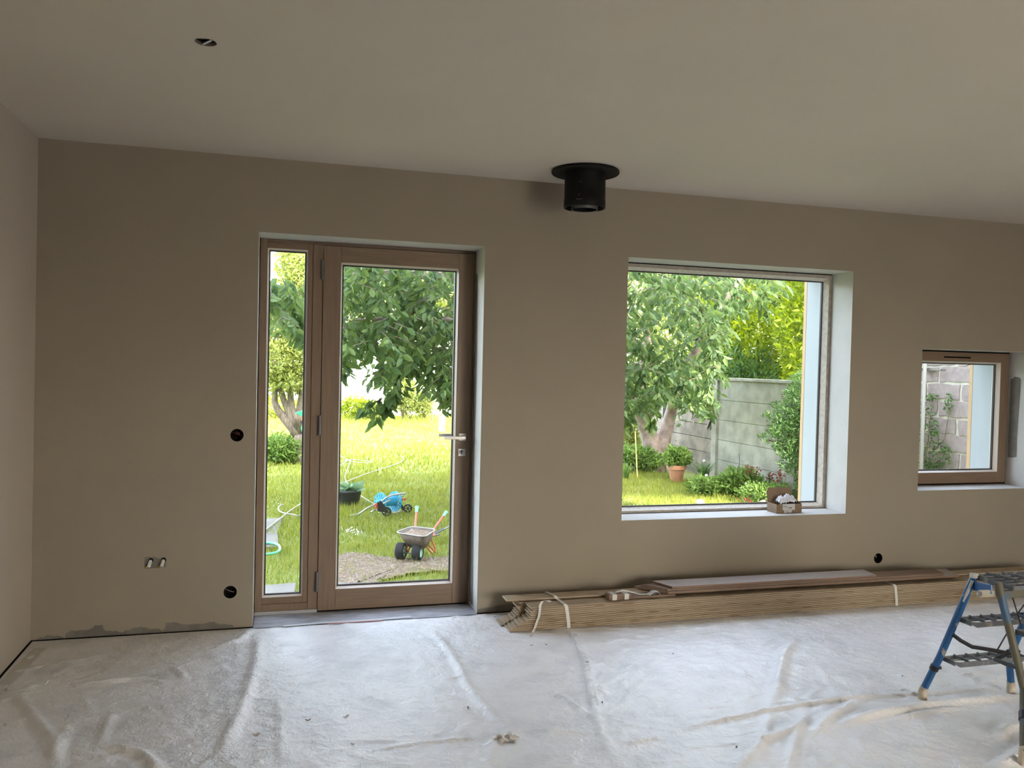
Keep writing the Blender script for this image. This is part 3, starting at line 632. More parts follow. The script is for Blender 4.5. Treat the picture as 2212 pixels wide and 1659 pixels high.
# straps around the stack
def strap(x, slant, label):
    zt = ztop+.001; yf, yb = -.3795, -.163
    P = [(x+slant, yf, .009), (x+slant*.9, yf, .05), (x+slant*.5, yf, zt-.01), (x+slant*.3, yf+.006, zt+.002), (x, -.268, zt+.003), (x-.010, -.262, zt+PT+.008), (x-.03, yb, zt+PT+.006), (x-.03, yb-.0, .03)]
    o = MB().ribbon(P, (1, 0, 0), .020).build('packing_strap', M_strap, recalc=False, solid=.001); tag(o, label, 'strap')
strap(2.735, .035, 'tight white strap round the plank stack near its left end')
strap(4.93, .03, 'tight white strap round the plank stack near the ladder')
P = [at(1160+42*t-10*t*t, 1300-24*math.sin(t*1.9)**1, Y=-.36) for t in np.linspace(1.2, .15, 6)]
P = [at(u, v, Y=-.384) for u, v in [(1190, 1300), (1182, 1297), (1172, 1298), (1167, 1307), (1166, 1320), (1164, 1332), (1159, 1345), (1155, 1357)]]+[at(1150, 1368, Y=-.40), at(1147, 1375, Z=.012)]
tag(MB().ribbon(P, (1, .25, .1), .017).build('loose_strap', M_strap, recalc=False, solid=.0012), 'loose white strap hanging off the left end of the planks', 'strap')

# ================================================================ CARDBOARD BOX ON THE SILL
card = mat('cardboard', (.23, .155, .09), .8, noise=(30, (.20, .135, .08), .4, .6)); paper = mat('tissue_paper', (.60, .59, .62), .7, bump=(35, .3))
labelm = mat('label_paper', (.52, .51, .50), .6); ink = mat('label_ink', (.03, .03, .03), .6)
cbx = empty('cardboard_box', (4.375, .070, WB+.0005), .045); tag(cbx, 'open cardboard box with crumpled white paper on the window sill', 'box')
bw_, bd_, bh_, th_ = .195, .105, .060, .003
m = MB(); m.box(0, bw_, 0, th_, 0, bh_).box(0, bw_, bd_-th_, bd_, 0, bh_).box(0, th_, 0, bd_, 0, bh_).box(bw_-th_, bw_, 0, bd_, 0, bh_).box(0, bw_, 0, bd_, 0, th_)
m.build('box_body', card, cbx, bevel=.0008)
m = MB(); m.add([(0.002, bd_, bh_), (bw_-.002, bd_, bh_), (bw_-.002, bd_+.010, bh_+.088), (bw_-.006, bd_+.011, bh_+.094), (.010, bd_+.011, bh_+.094), (.0, bd_+.010, bh_+.070)], [(0, 1, 2, 3, 4, 5)])
m.build('lid', card, cbx, solid=.003)
m = MB(); m.add([(bw_, .002, bh_), (bw_, bd_-.004, bh_), (bw_-.030, bd_-.02, bh_+.030), (bw_-.036, .02, bh_+.026)], [(0, 1, 2, 3)]); m.build('side_flap', card, cbx, solid=.002)
m = MB(); m.lathe([(.012, 0), (.020, .002), (.022, .03), (.020, .058), (.012, .06)], (bw_-.008, .02, 0), n=16); m.build('rounded_corner', card, cbx, smooth=True)
m = MB(); m.box(.045, .143, -.0012, 0, .020, bh_-.002).box(.058, .118, -.0014, 0, .003, .022).box(.045, .143, -.0012, .004, bh_-.002, bh_+.0005); lab = m.build('shipping_label', labelm, cbx)
m = MB()
for i in range(9):
    m.box(.051+i*.0035, .0535+i*.0035, -.002, -.0012, .042, .0455-(i % 3)*.0005)
for i in range(8):
    if i != 2: m.box(.090+i*.0036, .0925+i*.0036, -.002, -.0012, .033-(i % 2)*.0008, .038)
m.box(.066, .092, -.002, -.0014, .0115, .013).box(.078, .094, -.002, -.0014, .003, .0045)
m.build('label_print', ink, lab)
# crumpled paper: folded sheet fan
rs = random.Random(3); nu, nv = 15, 8; vs = []; prof = [.030, .052, .066, .070, .062, .056, .072, .084, .088, .078, .060, .074, .066, .044, .022]
for i in range(nu):
    for j in range(nv):
        t = j/(nv-1); x = .038+.150*i/(nu-1); y = .012+.075*t
        z = bh_-.012+prof[i]*.8*math.sin(math.pi*(.10+.75*t))+((i+j) % 2)*.008+rs.uniform(-.004, .004)
        vs.append((x+rs.uniform(-.004, .004), y, z))
m = MB().add(vs, [t for i in range(nu-1) for j in range(nv-1) for t in ((i*nv+j, (i+1)*nv+j, (i+1)*nv+j+1), (i*nv+j, (i+1)*nv+j+1, i*nv+j+1))])
tag_p = m.build('packing_paper', paper, None); tag_p.location = cbx.location; tag_p.rotation_euler = cbx.rotation_euler; tag(tag_p, 'crumpled white packing paper sticking out of the cardboard box', 'paper')

# ================================================================ PAINT-SPLASHED STEP LADDER
M_blue = mat('blue_paint', (.010, .085, .235), .38, noise=(13, (.30, .30, .28), .62, .65)); M_dirty = mat('mud_splashed_blue', (.05, .10, .17), .6, noise=(9, (.105, .095, .06), .40, .50, (1, 1, 1)))
M_tread = mat('splashed_tread_steel', (.15, .155, .165), .5, noise=(26, (.33, .31, .26), .56, .64), metal=.3); M_foot = mat('plaster_caked_foot', (.52, .44, .32), .9, bump=(60, .6))
M_blk = mat('black_bracket', (.012, .012, .014), .5)
def K(x, y): return (1940+x/5.184, 1210+y/5.184)
lad = empty('step_ladder', (4.25, -1.85, 0)); tag(lad, 'blue paint-splashed folding step ladder with steel grid treads', 'step ladder')
def LD(mb): return to_local(mb, lad)
L1 = [at(*K(272, 1560), Y=-1.65), at(*K(470, 1080), Y=-1.70), at(*K(655, 650), Y=-1.75), at(*K(800, 300), Y=-1.79), at(*K(850, 195), Y=-1.80)]
R1 = [at(*K(1262, 1510), Y=-1.68), at(*K(1245, 1130), Y=-1.70), at(*K(1300, 950), Y=-1.74), at(*K(1400, 720), Y=-1.76), at(*K(1560, 330), Y=-1.80)]
for P in (L1, R1): P[0].z = .045
RTB = .0155
LD(MB().tube(L1, RTB, 14)).build('leg', M_blue, lad, smooth='auto')
LD(MB().tube(R1, RTB, 14)).build('leg', M_blue, lad, smooth='auto')
top_l = at(*K(1120, 250), Y=-1.96)
L2 = [at(2212, 1628, Z=.05), at(*K(1410, 1450), Y=-2.06), at(*K(1300, 980), Y=-2.02), at(*K(1165, 450), Y=-1.98), top_l]
f2 = L2[0]; L2[0].z = .05
LD(MB().tube(L2, RTB, 14)).build('leg', M_dirty, lad, smooth='auto')
off = Vector((.44, .02, 0)); R2 = [p+off for p in L2]
LD(MB().tube(R2, RTB, 14)).build('leg', M_dirty, lad, smooth='auto')
for P in (L1, R1, L2, R2):
    p = P[0]; q = P[1]; dirn = (q-p).normalized()
    LD(MB().tube([p-dirn*0.0+Vector((0, 0, -.042)), p+Vector((0, 0, -.03)), p, p+dirn*.022], [.0185, .019, .018, .017], 12)).build('foot', M_foot, lad, smooth='auto')
sa, sb_ = L1[3].lerp(L1[4], .75), L1[2].lerp(L1[3], .55)
LD(MB().tube([sa+Vector((-.012, -.010, 0)), sa.lerp(sb_, .6)+Vector((-.012, -.010, 0)), sb_+Vector((-.0115, -.009, 0))], [.006, .0065, .003], 8)).build('paint_streak', mat('white_paint_streak', (.62, .60, .56), .6), lad, smooth=True)
# black sleeve rings
for (P, t) in ((L1, .62), (L2, .5)):
    a = P[0].lerp(P[1], t); b = P[0].lerp(P[1], t+.12); LD(MB().tube([a, b], .019, 14).bar(a.lerp(b, .5), a.lerp(b, .5)+Vector((.03, -.005, 0)), .012, .012)).build('sleeve_ring', M_blk, lad, smooth='auto')
def tread(xl, xr, yc, z, dep, name='tread'):
    """steel grid tread: two long rails, middle bar, slanting cross bars"""
    m = MB(); y0, y1 = yc-dep/2, yc+dep/2
    m.box(xl+.02, xr-.02, y0, y0+.004, z-.022, z).box(xl, xr, y1-.004, y1, z-.016, z)
    m.add([(xl, y0+.012, z-.010), (xl, y0+.012, z), (xl+.02, y0, z), (xl+.02, y0, z-.022), (xl+.0, y0+.016, z-.010), (xl+.0, y0+.016, z), (xl+.02, y0+.004, z), (xl+.02, y0+.004, z-.022)], [(0, 1, 2, 3), (4, 5, 6, 7), (0, 4, 7, 3), (1, 5, 6, 2)])
    m.box(xl, xr, yc-.002, yc+.002, z-.008, z); m.box(xl, xl+.004, y0+.012, y1, z-.018, z).box(xr-.004, xr, y0+.012, y1, z-.018, z)
    k = 5
    for i in range(1, k+1):
        x = xl+(xr-xl)*i/(k+1); m.bar((x-.0, y1, z+.0005), (x, y0, z+.0005), .005, .010)
    return LD(m).build(name, M_tread, lad)
s2 = at(*K(480, 1090), Y=-1.70); s1 = at(*K(660, 650), Y=-1.75)
tread(s2.x+.012, s2.x+.40, -1.735, s2.z+.002, .085); tread(s1.x+.012, s1.x+.375, -1.785, s1.z+.002, .085)
b1 = L2[2]; b2 = L2[1]
tread(b1.x+.015, b1.x+.43, -2.05, .43-.0, .085); tread(L2[1].x+.02, L2[1].x+.43, -2.09, .225, .085)
# platform
pz = L1[-1].z+.012
m = MB(); px0 = L1[-1].x+.012; px1 = px0+.42; py0, py1 = -1.99, -1.79
for k in range(6): y = py0+(py1-py0)*k/5; m.box(px0, px1, y-.002, y+.002, pz-.018, pz)
m.box(px0-.004, px0, py0, py1, pz-.02, pz).box(px1, px1+.004, py0, py1, pz-.02, pz)
for k in range(1, 5): x = px0+(px1-px0)*k/5; m.bar((x-.02, py1, pz+.001), (x+.02, py0, pz+.001), .006, .010)
LD(m).build('platform', M_tread, lad)
LD(MB().tube([L1[-1], L1[-1]+Vector((.0, 0, .018))], .017, 12)).build('tube_cap', mat('white_splashed_cap', (.58, .55, .48), .7), lad, smooth='auto')
LD(MB().bar(L1[-1]+Vector((.0, -.004, -.035)), top_l+Vector((-.02, .01, -.03)), .012, .040, (0, 0, 1))).build('side_bracket', M_blue, lad, bevel=.003)
mm = top_l+Vector((-.055, .05, -.055))
LD(MB().bar(mm+Vector((.008, .0, -.003)), top_l+Vector((-.008, .0, -.045)), .012, .030)).build('plaster_splash_bracket', mat('plaster_splash', (.55, .50, .40), .8), lad, bevel=.004)
LD(MB().lathe([(.0005, -.004), (.011, -.004), (.011, .004), (.0005, .004)], mm+Vector((.0, -.012, .0)), axis='Y', n=18)).build('pivot_bolt', M_alu, lad)
LD(MB().bar(top_l+Vector((.02, -.0, -.05)), top_l+Vector((.42, .0, -.05)), .02, .03)).build('front_rail', M_dirty, lad, bevel=.003)
# spreader
j = at(*K(1250, 1045), Y=-1.86)
LD(MB().tube([at(*K(615, 835), Y=-1.745), at(*K(700, 900), Y=-1.76), at(*K(830, 972), Y=-1.79), at(*K(1040, 1005), Y=-1.82), j], .0085, 8)).build('spreader', M_blk, lad, smooth='auto')
LD(MB().tube([j, at(*K(1090, 1112), Y=-1.92), at(*K(1200, 1160), Y=-1.98), at(*K(1335, 1205), Y=-2.04)], .0085, 8)).build('spreader', M_blk, lad, smooth='auto')
LD(MB().bar(j+Vector((-.012, 0, 0)), j+Vector((.05, 0, -.004)), .016, .034)).build('spreader_joint', M_blk, lad, bevel=.002)
for a, b in (((1275, 390), (1385, 760)), ((1410, 500), (1345, 590)), ((1228, 805), (1115, 1000))):
    LD(MB().tube([at(*K(*a), Y=-1.87), at(*K(*b), Y=-1.87)], .0032, 6)).build('stay_rod', M_blk, lad, smooth=True)

# ================================================================ GARDEN
# lawn ground
gm = []; 
nxg, nyg = 90, 110; xs = np.linspace(-14, 30, nxg); ys = np.concatenate([np.linspace(TH+.0, 14, 70), np.linspace(14.5, 60, 40)])
XX, YY = np.meshgrid(xs, ys); ZZ = np.array([[G-.015+.02*mn.noise(Vector((x*.6, y*.6, 0))) for x in xs] for y in ys])
ix = np.arange(XX.size).reshape(XX.shape); FQ = np.stack([ix[:-1, :-1], ix[:-1, 1:], ix[1:, 1:], ix[1:, :-1]], -1).reshape(-1, 4)
tag(npmesh('lawn_ground', np.stack([XX, YY, ZZ], -1).reshape(-1, 3), FQ, M_lawn, smooth=True), 'green garden lawn stretching away from the house', 'lawn', kind='stuff')
for nm, a, b, c_, d_ in (('east', 30, 60, TH, 60), ('west', -45, -14, TH, 60)):
    pass
SOILP = [(2.15, 1.55)]
def in_soil(x, y):   # bare gravelly strip near the door
    c = 1.52+.35*(x-2.0)*.55; return abs(y-c-.10*mn.noise(Vector((x*3, y*3, 5)))) < .34 and 1.25 < x < 4.2
sv0 = [at(u, v, Z=G+.004) for u, v in [(722, 1202), (760, 1192), (820, 1201), (880, 1205), (940, 1203), (1010, 1200), (1060, 1215), (1020, 1240), (960, 1232), (900, 1236), (850, 1244), (800, 1262), (750, 1268), (690, 1285), (690, 1215)]]
sm = MB(); cen = sum(sv0, Vector())/len(sv0); ring = []
for i in range(len(sv0)):
    a, b = sv0[i], sv0[(i+1) % len(sv0)]
    for k in range(6): p = a.lerp(b, k/6); ring.append(p+Vector((random.uniform(-.03, .03), random.uniform(-.03, .03), 0)))
sm.add([tuple(cen)]+[tuple(p) for p in ring], [(0, 1+k, 1+(k+1) % len(ring)) for k in range(len(ring))])
tag(sm.build('gravel_patch', M_soil), 'bare gravelly soil patch in front of the toy wheelbarrow', 'gravel', kind='stuff')
soil_poly = [(p.x, p.y) for p in sv0]
def inpoly(x, y, P):
    c = False; n = len(P)
    for i in range(n):
        x1, y1 = P[i]; x2, y2 = P[(i+1) % n]
        if (y1 > y) != (y2 > y) and x < (x2-x1)*(y-y1)/(y2-y1)+x1: c = not c
    return c
# pebbles scattered over the soil patch
V = []; F = []; k = 0
while k < 1500:
    x = random.uniform(min(p[0] for p in soil_poly), max(p[0] for p in soil_poly)); y = random.uniform(min(p[1] for p in soil_poly), max(p[1] for p in soil_poly))
    if not inpoly(x, y, soil_poly): continue
    s = random.uniform(.004, .014); b = len(V)
    for dx, dy, dz_ in ((1, 0, 0), (0, 1, 0), (-1, 0, 0), (0, -1, 0), (0, 0, .7)): V.append((x+dx*s*random.uniform(.6, 1.2), y+dy*s*random.uniform(.6, 1.2), G+.004+dz_*s))
    F += [(b, b+1, b+4), (b+1, b+2, b+4), (b+2, b+3, b+4), (b+3, b, b+4)]; k += 1
tag(npmesh('pebbles', V, F, leafmat('pebble', [(.13, .10, .075), (.34, .29, .23), (.20, .16, .12)], 0, .9)), 'small pale pebbles scattered on the bare soil', 'pebbles', kind='stuff')
def slab(pix, label, h=.03):
    P = [at(u, v, Z=G+.02) for u, v in pix]; n = len(P)
    m = MB().add([(p.x, p.y, p.z) for p in P]+[(p.x, p.y, p.z-.05) for p in P], [tuple(range(n))]+[(k, (k+1) % n, n+(k+1) % n, n+k) for k in range(n)])
    tag(m.build('stone_slab', M_concrete, bevel=.006), label, 'paving slab'); return [(p.x, p.y) for p in P]
SL_ = [slab([(540, 1122), (610, 1118), (600, 1150), (602, 1180), (530, 1182)], 'grey paving slab at the left edge of the lawn, under the pale hose'),
       slab([(540, 1266), (640, 1258), (636, 1280), (600, 1298), (530, 1302)], 'pale paving slab just outside the narrow sidelight'),
       slab([(690, 1264), (742, 1258), (775, 1262), (770, 1280), (720, 1292), (690, 1292)], 'pale paving slab just outside the glazed door, at its lower left')]
# grass blades: real geometry, thinning out with distance
def grass(n, ylo, yhi, h0, h1, wd):
    out = []
    x = rng.uniform(-1.2, 9, n*3); y = ylo+(yhi-ylo)*rng.random(n*3)**1.0
    # keep the parts of the lawn that openings can show
    u1 = 1.18+(y+4.67)*(.96-1.18-.35)/4.67; u2 = 1.18+(y+4.67)*(7.4-1.18)/4.67
    keep = (x > np.minimum(u1, .9)-.6) & (x < np.minimum(u2, 7.32))
    x, y = x[keep][:n], y[keep][:n]
    bad = np.array([inpoly(a, b, soil_poly) and random.random() < .84 or any(inpoly(a, b, P) for P in SL_) if b < 3.6 else False for a, b in zip(x, y)])
    x, y = x[~bad], y[~bad]; N_ = len(x)
    cl = np.array([mn.noise(Vector((a*1.4, b*1.4, 2)))+.6*mn.noise(Vector((a*5, b*5, 7))) for a, b in zip(x, y)])
    h = rng.uniform(h0, h1, N_)*(1+.6*cl); a = rng.uniform(0, 2*np.pi, N_); le = rng.uniform(.0, .8, N_)*h; la = rng.uniform(0, 2*np.pi, N_)
    z = np.full(N_, G-.01); w_ = wd*rng.uniform(.6, 1.3, N_)
    b0 = np.stack([x-np.cos(a)*w_, y-np.sin(a)*w_, z], -1); b1 = np.stack([x+np.cos(a)*w_, y+np.sin(a)*w_, z], -1)
    t = np.stack([x+np.cos(la)*le, y+np.sin(la)*le, z+h], -1)
    return np.stack([b0, b1, t], 1).reshape(-1, 3)
Vs = np.concatenate([grass(60000, .55, 3.2, .025, .075, .0028), grass(70000, 3.0, 8, .03, .08, .005), grass(50000, 8, 22, .04, .10, .010)])
tag(npmesh('grass', Vs, np.arange(len(Vs)).reshape(-1, 3), M_blade), 'short lush grass blades of the garden lawn', 'grass', kind='stuff')

# ---------------------------------------------------------------- leaves
def leafmesh(P, D, S, wr=.4, fold=.25, droop=.15, Nrm=None):
    """P base points, D unit directions, S lengths -> folded oval leaves"""
    P = np.asarray(P, float); D = np.asarray(D, float); S = np.asarray(S, float)[:, None]
    D = D/np.linalg.norm(D, axis=1, keepdims=True)
    A = rng.normal(size=D.shape) if Nrm is None else Nrm
    side = np.cross(D, A); side /= np.linalg.norm(side, axis=1, keepdims=True)+1e-9; nr = np.cross(side, D)
    w_ = S*wr*.5
    v = [P, P+D*S*.3+side*w_+nr*w_*fold, P+D*S*.68+side*w_*.75+nr*w_*fold-nr*S*droop*.5, P+D*S-nr*S*droop, P+D*S*.68-side*w_*.75+nr*w_*fold-nr*S*droop*.5, P+D*S*.3-side*w_+nr*w_*fold]
    V = np.stack(v, 1).reshape(-1, 3); n = len(P); b = np.arange(n)[:, None]*6
    return V, np.concatenate([b+np.array([0, 1, 2, 3]), b+np.array([0, 3, 4, 5])], 0)
def interp(x, xs_, ys_): return np.interp(x, xs_, ys_)
# ---- the big cherry tree: drooping twigs of long leaves, with a lower outline that hangs unevenly
LOWU = [430, 560, 600, 640, 690, 735, 760, 772, 790, 806, 818, 850, 880, 900, 930, 955, 985, 1040, 1120, 1250, 1345, 1365, 1400, 1430, 1460, 1490, 1520, 1545, 1560, 1580, 1610, 1640, 1680]
LOWV = [640, 690, 735, 720, 740, 825, 800, 770, 765, 800, 850, 830, 815, 800, 850, 880, 885, 860, 850, 880, 925, 900, 905, 890, 880, 905, 900, 830, 740, 690, 675, 660, 640]
HOLE = [(795, 800, 22, 34), (800, 738, 14, 8), (880, 700, 10, 8), (1432, 730, 30, 24), (1448, 668, 13, 20), (1500, 770, 22, 20), (905, 795, 11, 9), (1530, 660, 20, 14), (890, 845, 16, 14), (600, 600, 30, 22), (620, 690, 26, 14)]
leafP, leafD, leafS, twigs, cherries = [], [], [], [], []
n_t = 0
while n_t < 2700:
    if random.random() < .75: u = random.uniform(690, 1680)
    else: u = random.uniform(430, 740)
    lv = float(interp(u, LOWU, LOWV)); 
    v = lv-16-(random.random()**1.1)*(lv-(545 if u < 1200 else 560))
    if any(((u-a)/c)**2+((v+10-b)/d2)**2 < 1.25 for a, b, c, d2 in HOLE) and random.random() < .93: continue
    if u > 1570 and random.random() < .55: continue
    if u < 735 and (v < 610 or random.random() < .6): continue
    dep = random.uniform(0, 1)
    Y = 3.0+3.4*dep+max(0, (u-1200)/500)*.9
    p = at(u, v, Y=Y)
    if p.z < .9 or p.z > 4.2: continue
    n_t += 1
    az = random.uniform(0, 2*math.pi); out = Vector((math.cos(az), math.sin(az), 0)); L_ = random.uniform(.14, .28)
    q = [p+Vector((0, 0, .10))-out*.12, p+Vector((0, 0, .06)), p+out*L_*.5+Vector((0, 0, .0)), p+out*L_*.8+Vector((0, 0, -.06))]
    if n_t % 3 == 0: twigs.append(q)
    for k in range(7):
        t = k/6; b = q[1].lerp(q[2], min(1, t*2)) if t < .5 else q[2].lerp(q[3], t*2-1)
        da = az+random.choice((-1, 1))*random.uniform(.4, 1.5); dn = random.uniform(-1.6, -.35)
        leafP.append(tuple(b)); leafD.append((math.cos(da), math.sin(da), dn)); leafS.append(random.uniform(.085, .14))
    if random.random() < .05: cherries.append(q[2]+Vector((random.uniform(-.04, .04), random.uniform(-.04, .04), -.06)))
# hanging sprays that reach below the canopy
def spray(pts, Y, n, spread=.10, s=(.10, .15)):
    P = [at(u, v, Y=Y+i*.03) for i, (u, v) in enumerate(pts)]; twigs.append(P)
    for k in range(n):
        t = random.uniform(0, len(P)-1.001); i = int(t); b = P[i].lerp(P[i+1], t-i)+Vector([random.uniform(-spread, spread)*.4 for _ in range(3)])
        a = random.uniform(0, 2*math.pi); leafP.append(tuple(b)); leafD.append((math.cos(a)*.9, math.sin(a)*.6, random.uniform(-1.5, -.4))); leafS.append(random.uniform(*s))
spray([(905, 740), (880, 790), (862, 835), (840, 862), (812, 895)], 3.7, 75, .16)
spray([(880, 790), (848, 850), (828, 890), (806, 915)], 3.8, 45, .12)
spray([(860, 830), (836, 858), (800, 872), (782, 886)], 3.7, 34, .10)
spray([(960, 760), (965, 820), (968, 860), (962, 885)], 3.6, 60, .16)
spray([(940, 740), (930, 790), (918, 835)], 3.9, 45, .14)
spray([(742, 740), (750, 780), (742, 815)], 3.6, 34, .10)
spray([(975, 800), (985, 850), (978, 880)], 3.5, 34, .1)
spray([(1380, 800), (1400, 850), (1408, 890), (1405, 918)], 4.4, 60, .14)
spray([(1350, 800), (1350, 880), (1352, 925)], 4.2, 70, .2)
spray([(1420, 780), (1480, 800), (1520, 850), (1536, 892)], 4.6, 100, .22)
spray([(1430, 840), (1475, 860), (1520, 892)], 4.5, 60, .16)
spray([(1500, 640), (1530, 690), (1540, 745)], 4.8, 70, .18)
spray([(1560, 610), (1610, 630), (1648, 655), (1655, 680)], 5.0, 70, .16)
spray([(610, 600), (630, 650), (650, 690), (640, 740)], 3.4, 60, .18)
spray([(580, 610), (590, 650)], 3.4, 26, .1); spray([(655, 690), (665, 745)], 3.4, 30, .1)
tr_b = at(1416, 1008, Z=G); tr_b.x -= .25; tr_b.y -= .5
cher = empty('cherry_tree', (tr_b.x, tr_b.y, G)); tag(cher, 'large cherry tree with long drooping leaves overhanging the lawn', 'tree')
V, F = leafmesh(leafP, leafD, leafS, .44)
V = V-np.array([tr_b.x, tr_b.y, G]); npmesh('foliage', V, F, M_cherry, cher)
def TP(mb): return to_local(mb, cher)
tb = tr_b
m = MB()
def limb(pts, r0, r1, mbx):
    n = len(pts); mbx.tube(pts, [r0+(r1-r0)*i/(n-1) for i in range(n)], 12)
c1 = at(1398, 930, Y=tb.y-.05); c2 = at(1440, 925, Y=tb.y)
limb([tb+Vector((0, 0, -.05)), tb+Vector((0, 0, .12)), at(1412, 975, Y=tb.y), at(1404, 945, Y=tb.y), c1, at(1372, 870, Y=tb.y-.2), at(1330, 780, Y=tb.y-.6), at(1200, 660, Y=5.2), at(1020, 600, Y=4.6), at(860, 590, Y=4.2), at(700, 600, Y=3.9)], .20, .03, m)
limb([tb+Vector((.04, 0, .1)), at(1430, 965, Y=tb.y), c2, at(1452, 880, Y=tb.y-.1), at(1480, 800, Y=5.6), at(1540, 690, Y=5.3), at(1600, 600, Y=5.2)], .15, .03, m)
limb([at(1404, 950, Y=tb.y), at(1385, 850, Y=tb.y-.2), at(1400, 700, Y=tb.y-.4), at(1420, 500, Y=5.0)], .12, .05, m)
limb([at(1200, 660, Y=5.2), at(1080, 720, Y=4.6), at(960, 690, Y=4.1), at(830, 688, Y=3.9), at(760, 692, Y=3.8)], .05, .009, m)
TP(m).build('trunk', M_barkp, cher, smooth=True)
m = MB()
for q in twigs: m.tube(q, [.005, .004]+[.0025]*(len(q)-2), 5, caps=False)
TP(m).build('twigs', M_bark, cher)
M_cher = mat('cherry_fruit', (.50, .03, .02), .25); 
for p in cherries[:90]:
    m = MB().lathe([(.0005, -.011), (.008, -.007), (.0115, 0), (.008, .008), (.0005, .009)], p, n=10); TP(m).build('cherry', M_cher, cher, smooth=True)

# ---- generic helpers for shrubs
def cloud(c, r, n, ls, name, mt, parent, wr=.36, shell=.55, up=.2, loc=None):
    """leaf cloud in an ellipsoid c, radii r"""
    c = np.array(c, float); d_ = rng.normal(size=(n, 3)); d_ /= np.linalg.norm(d_, axis=1, keepdims=True)
    rad = (shell+(1-shell)*rng.random((n, 1)))**.8
    lump = np.array([.82+.35*mn.noise(Vector((a*2.1+c[0], b*2.1, e*2.1))) for a, b, e in d_])[:, None]
    P = c+d_*rad*lump*np.array(r); D = d_*.8+rng.normal(size=(n, 3))*.7+np.array([0, 0, up]); S = rng.uniform(ls[0], ls[1], n)
    V, F = leafmesh(P, D, S, wr); 
    if parent is not None: V = V-np.array(parent.location)
    return V, F
def merge(parts):
    Vs_, Fs_, b = [], [], 0
    for V, F in parts: Vs_.append(V); Fs_.append(F+b); b += len(V)
    return np.concatenate(Vs_), np.concatenate(Fs_)
# ---- fruit tree by the sidelight
fb = at(649, 1000, Z=G); ft = empty('fruit_tree', tuple(fb)); tag(ft, 'small fruit tree with several upright stems seen through the sidelight', 'tree')
Yt = fb.y; def_ = lambda u, v, dy=0: at(u, v, Y=Yt+dy)
m = MB()
limb([fb+Vector((0, 0, -.05)), def_(648, 985), def_(648, 960), def_(646, 938)], .125, .10, m)
limb([def_(646, 945), def_(632, 925), def_(615, 905), def_(600, 885), def_(593, 868), def_(594, 840), def_(588, 780), def_(580, 700)], .085, .03, m)
limb([def_(644, 935), def_(630, 905), def_(622, 885), def_(612, 862), def_(605, 835), def_(600, 760), def_(610, 680)], .075, .03, m)
limb([def_(645, 932), def_(636, 900), def_(630, 880), def_(627, 850), def_(625, 800), def_(632, 700), def_(636, 600)], .075, .03, m)
limb([def_(648, 935), def_(646, 900), def_(648, 875), def_(652, 845), def_(655, 800), def_(662, 720)], .070, .03, m)
limb([def_(652, 935), def_(662, 905), def_(676, 880), def_(690, 850), def_(700, 780)], .05, .025, m)
to_local(m, ft).build('trunk', M_bark, ft, smooth=True)
parts = []
for (u, v, dy, rx, rz, n) in [(642, 605, 0, .45, .75, 2200), (600, 690, .2, .8, .6, 2600), (665, 680, -.1, .8, .7, 2600), (640, 560, .1, .45, .6, 1500), (600, 780, 0, .6, .5, 2200), (655, 775, .1, .65, .55, 2400), (710, 640, .2, .9, .7, 2400), (625, 825, .0, .55, .28, 1300), (750, 610, .3, .7, .5, 1500)]:
    parts.append(cloud(def_(u, v, dy), (rx, .7, rz), n, (.05, .085), '', M_fruit, ft, .5, .3))
V, F = merge(parts); npmesh('foliage', V, F, M_fruit, ft)
# toy truck hanging in the fork
tt = empty('toy_truck', tuple(def_(650, 905, -.22))); tag(tt, 'small red and green toy truck wedged in the fruit tree fork', 'toy')
M_tgreen = mat('toy_green', (.03, .33, .16), .4); M_tred = mat('toy_red', (.62, .10, .03), .4); M_tyre = mat('rubber', (.018, .018, .02), .8, bump=(90, .3)); M_hub = mat('mint_hub', (.42, .66, .48), .5)
MB().add([(-.10, -.05, .10), (.02, -.05, .14), (.13, -.05, .05), (.06, -.05, .02), (-.10, .05, .10), (.02, .05, .14), (.13, .05, .05), (.06, .05, .02)], [(0, 1, 2, 3), (7, 6, 5, 4), (0, 4, 5, 1), (1, 5, 6, 2), (2, 6, 7, 3), (3, 7, 4, 0)]).build('tipper', M_tgreen, tt, bevel=.006)
MB().box(.0, .10, -.045, .045, -.04, .03).box(.06, .12, -.04, .04, .0, .045).build('cab', M_tred, tt, bevel=.008)
for x in (.02, .09): MB().lathe([(.0005, -.052), (.020, -.05), (.028, -.045), (.028, -.03), (.0005, -.03)], (x, 0, -.045), axis='Y', n=18).build('wheel', M_tyre, tt, smooth='auto')
wc = empty('green_toy_can', tuple(def_(656, 925, -.2))); tag(wc, 'small green plastic toy hanging below the toy truck', 'toy')
MB().lathe([(.0005, -.05), (.035, -.05), (.045, .0), (.03, .05), (.0005, .052)], n=18).build('toy_body', M_tgreen, wc, smooth='auto')
MB().tube([(.03, 0, .0), (.07, 0, .03), (.10, 0, .07)], .008, 8).build('spout', M_tgreen, wc, smooth=True)
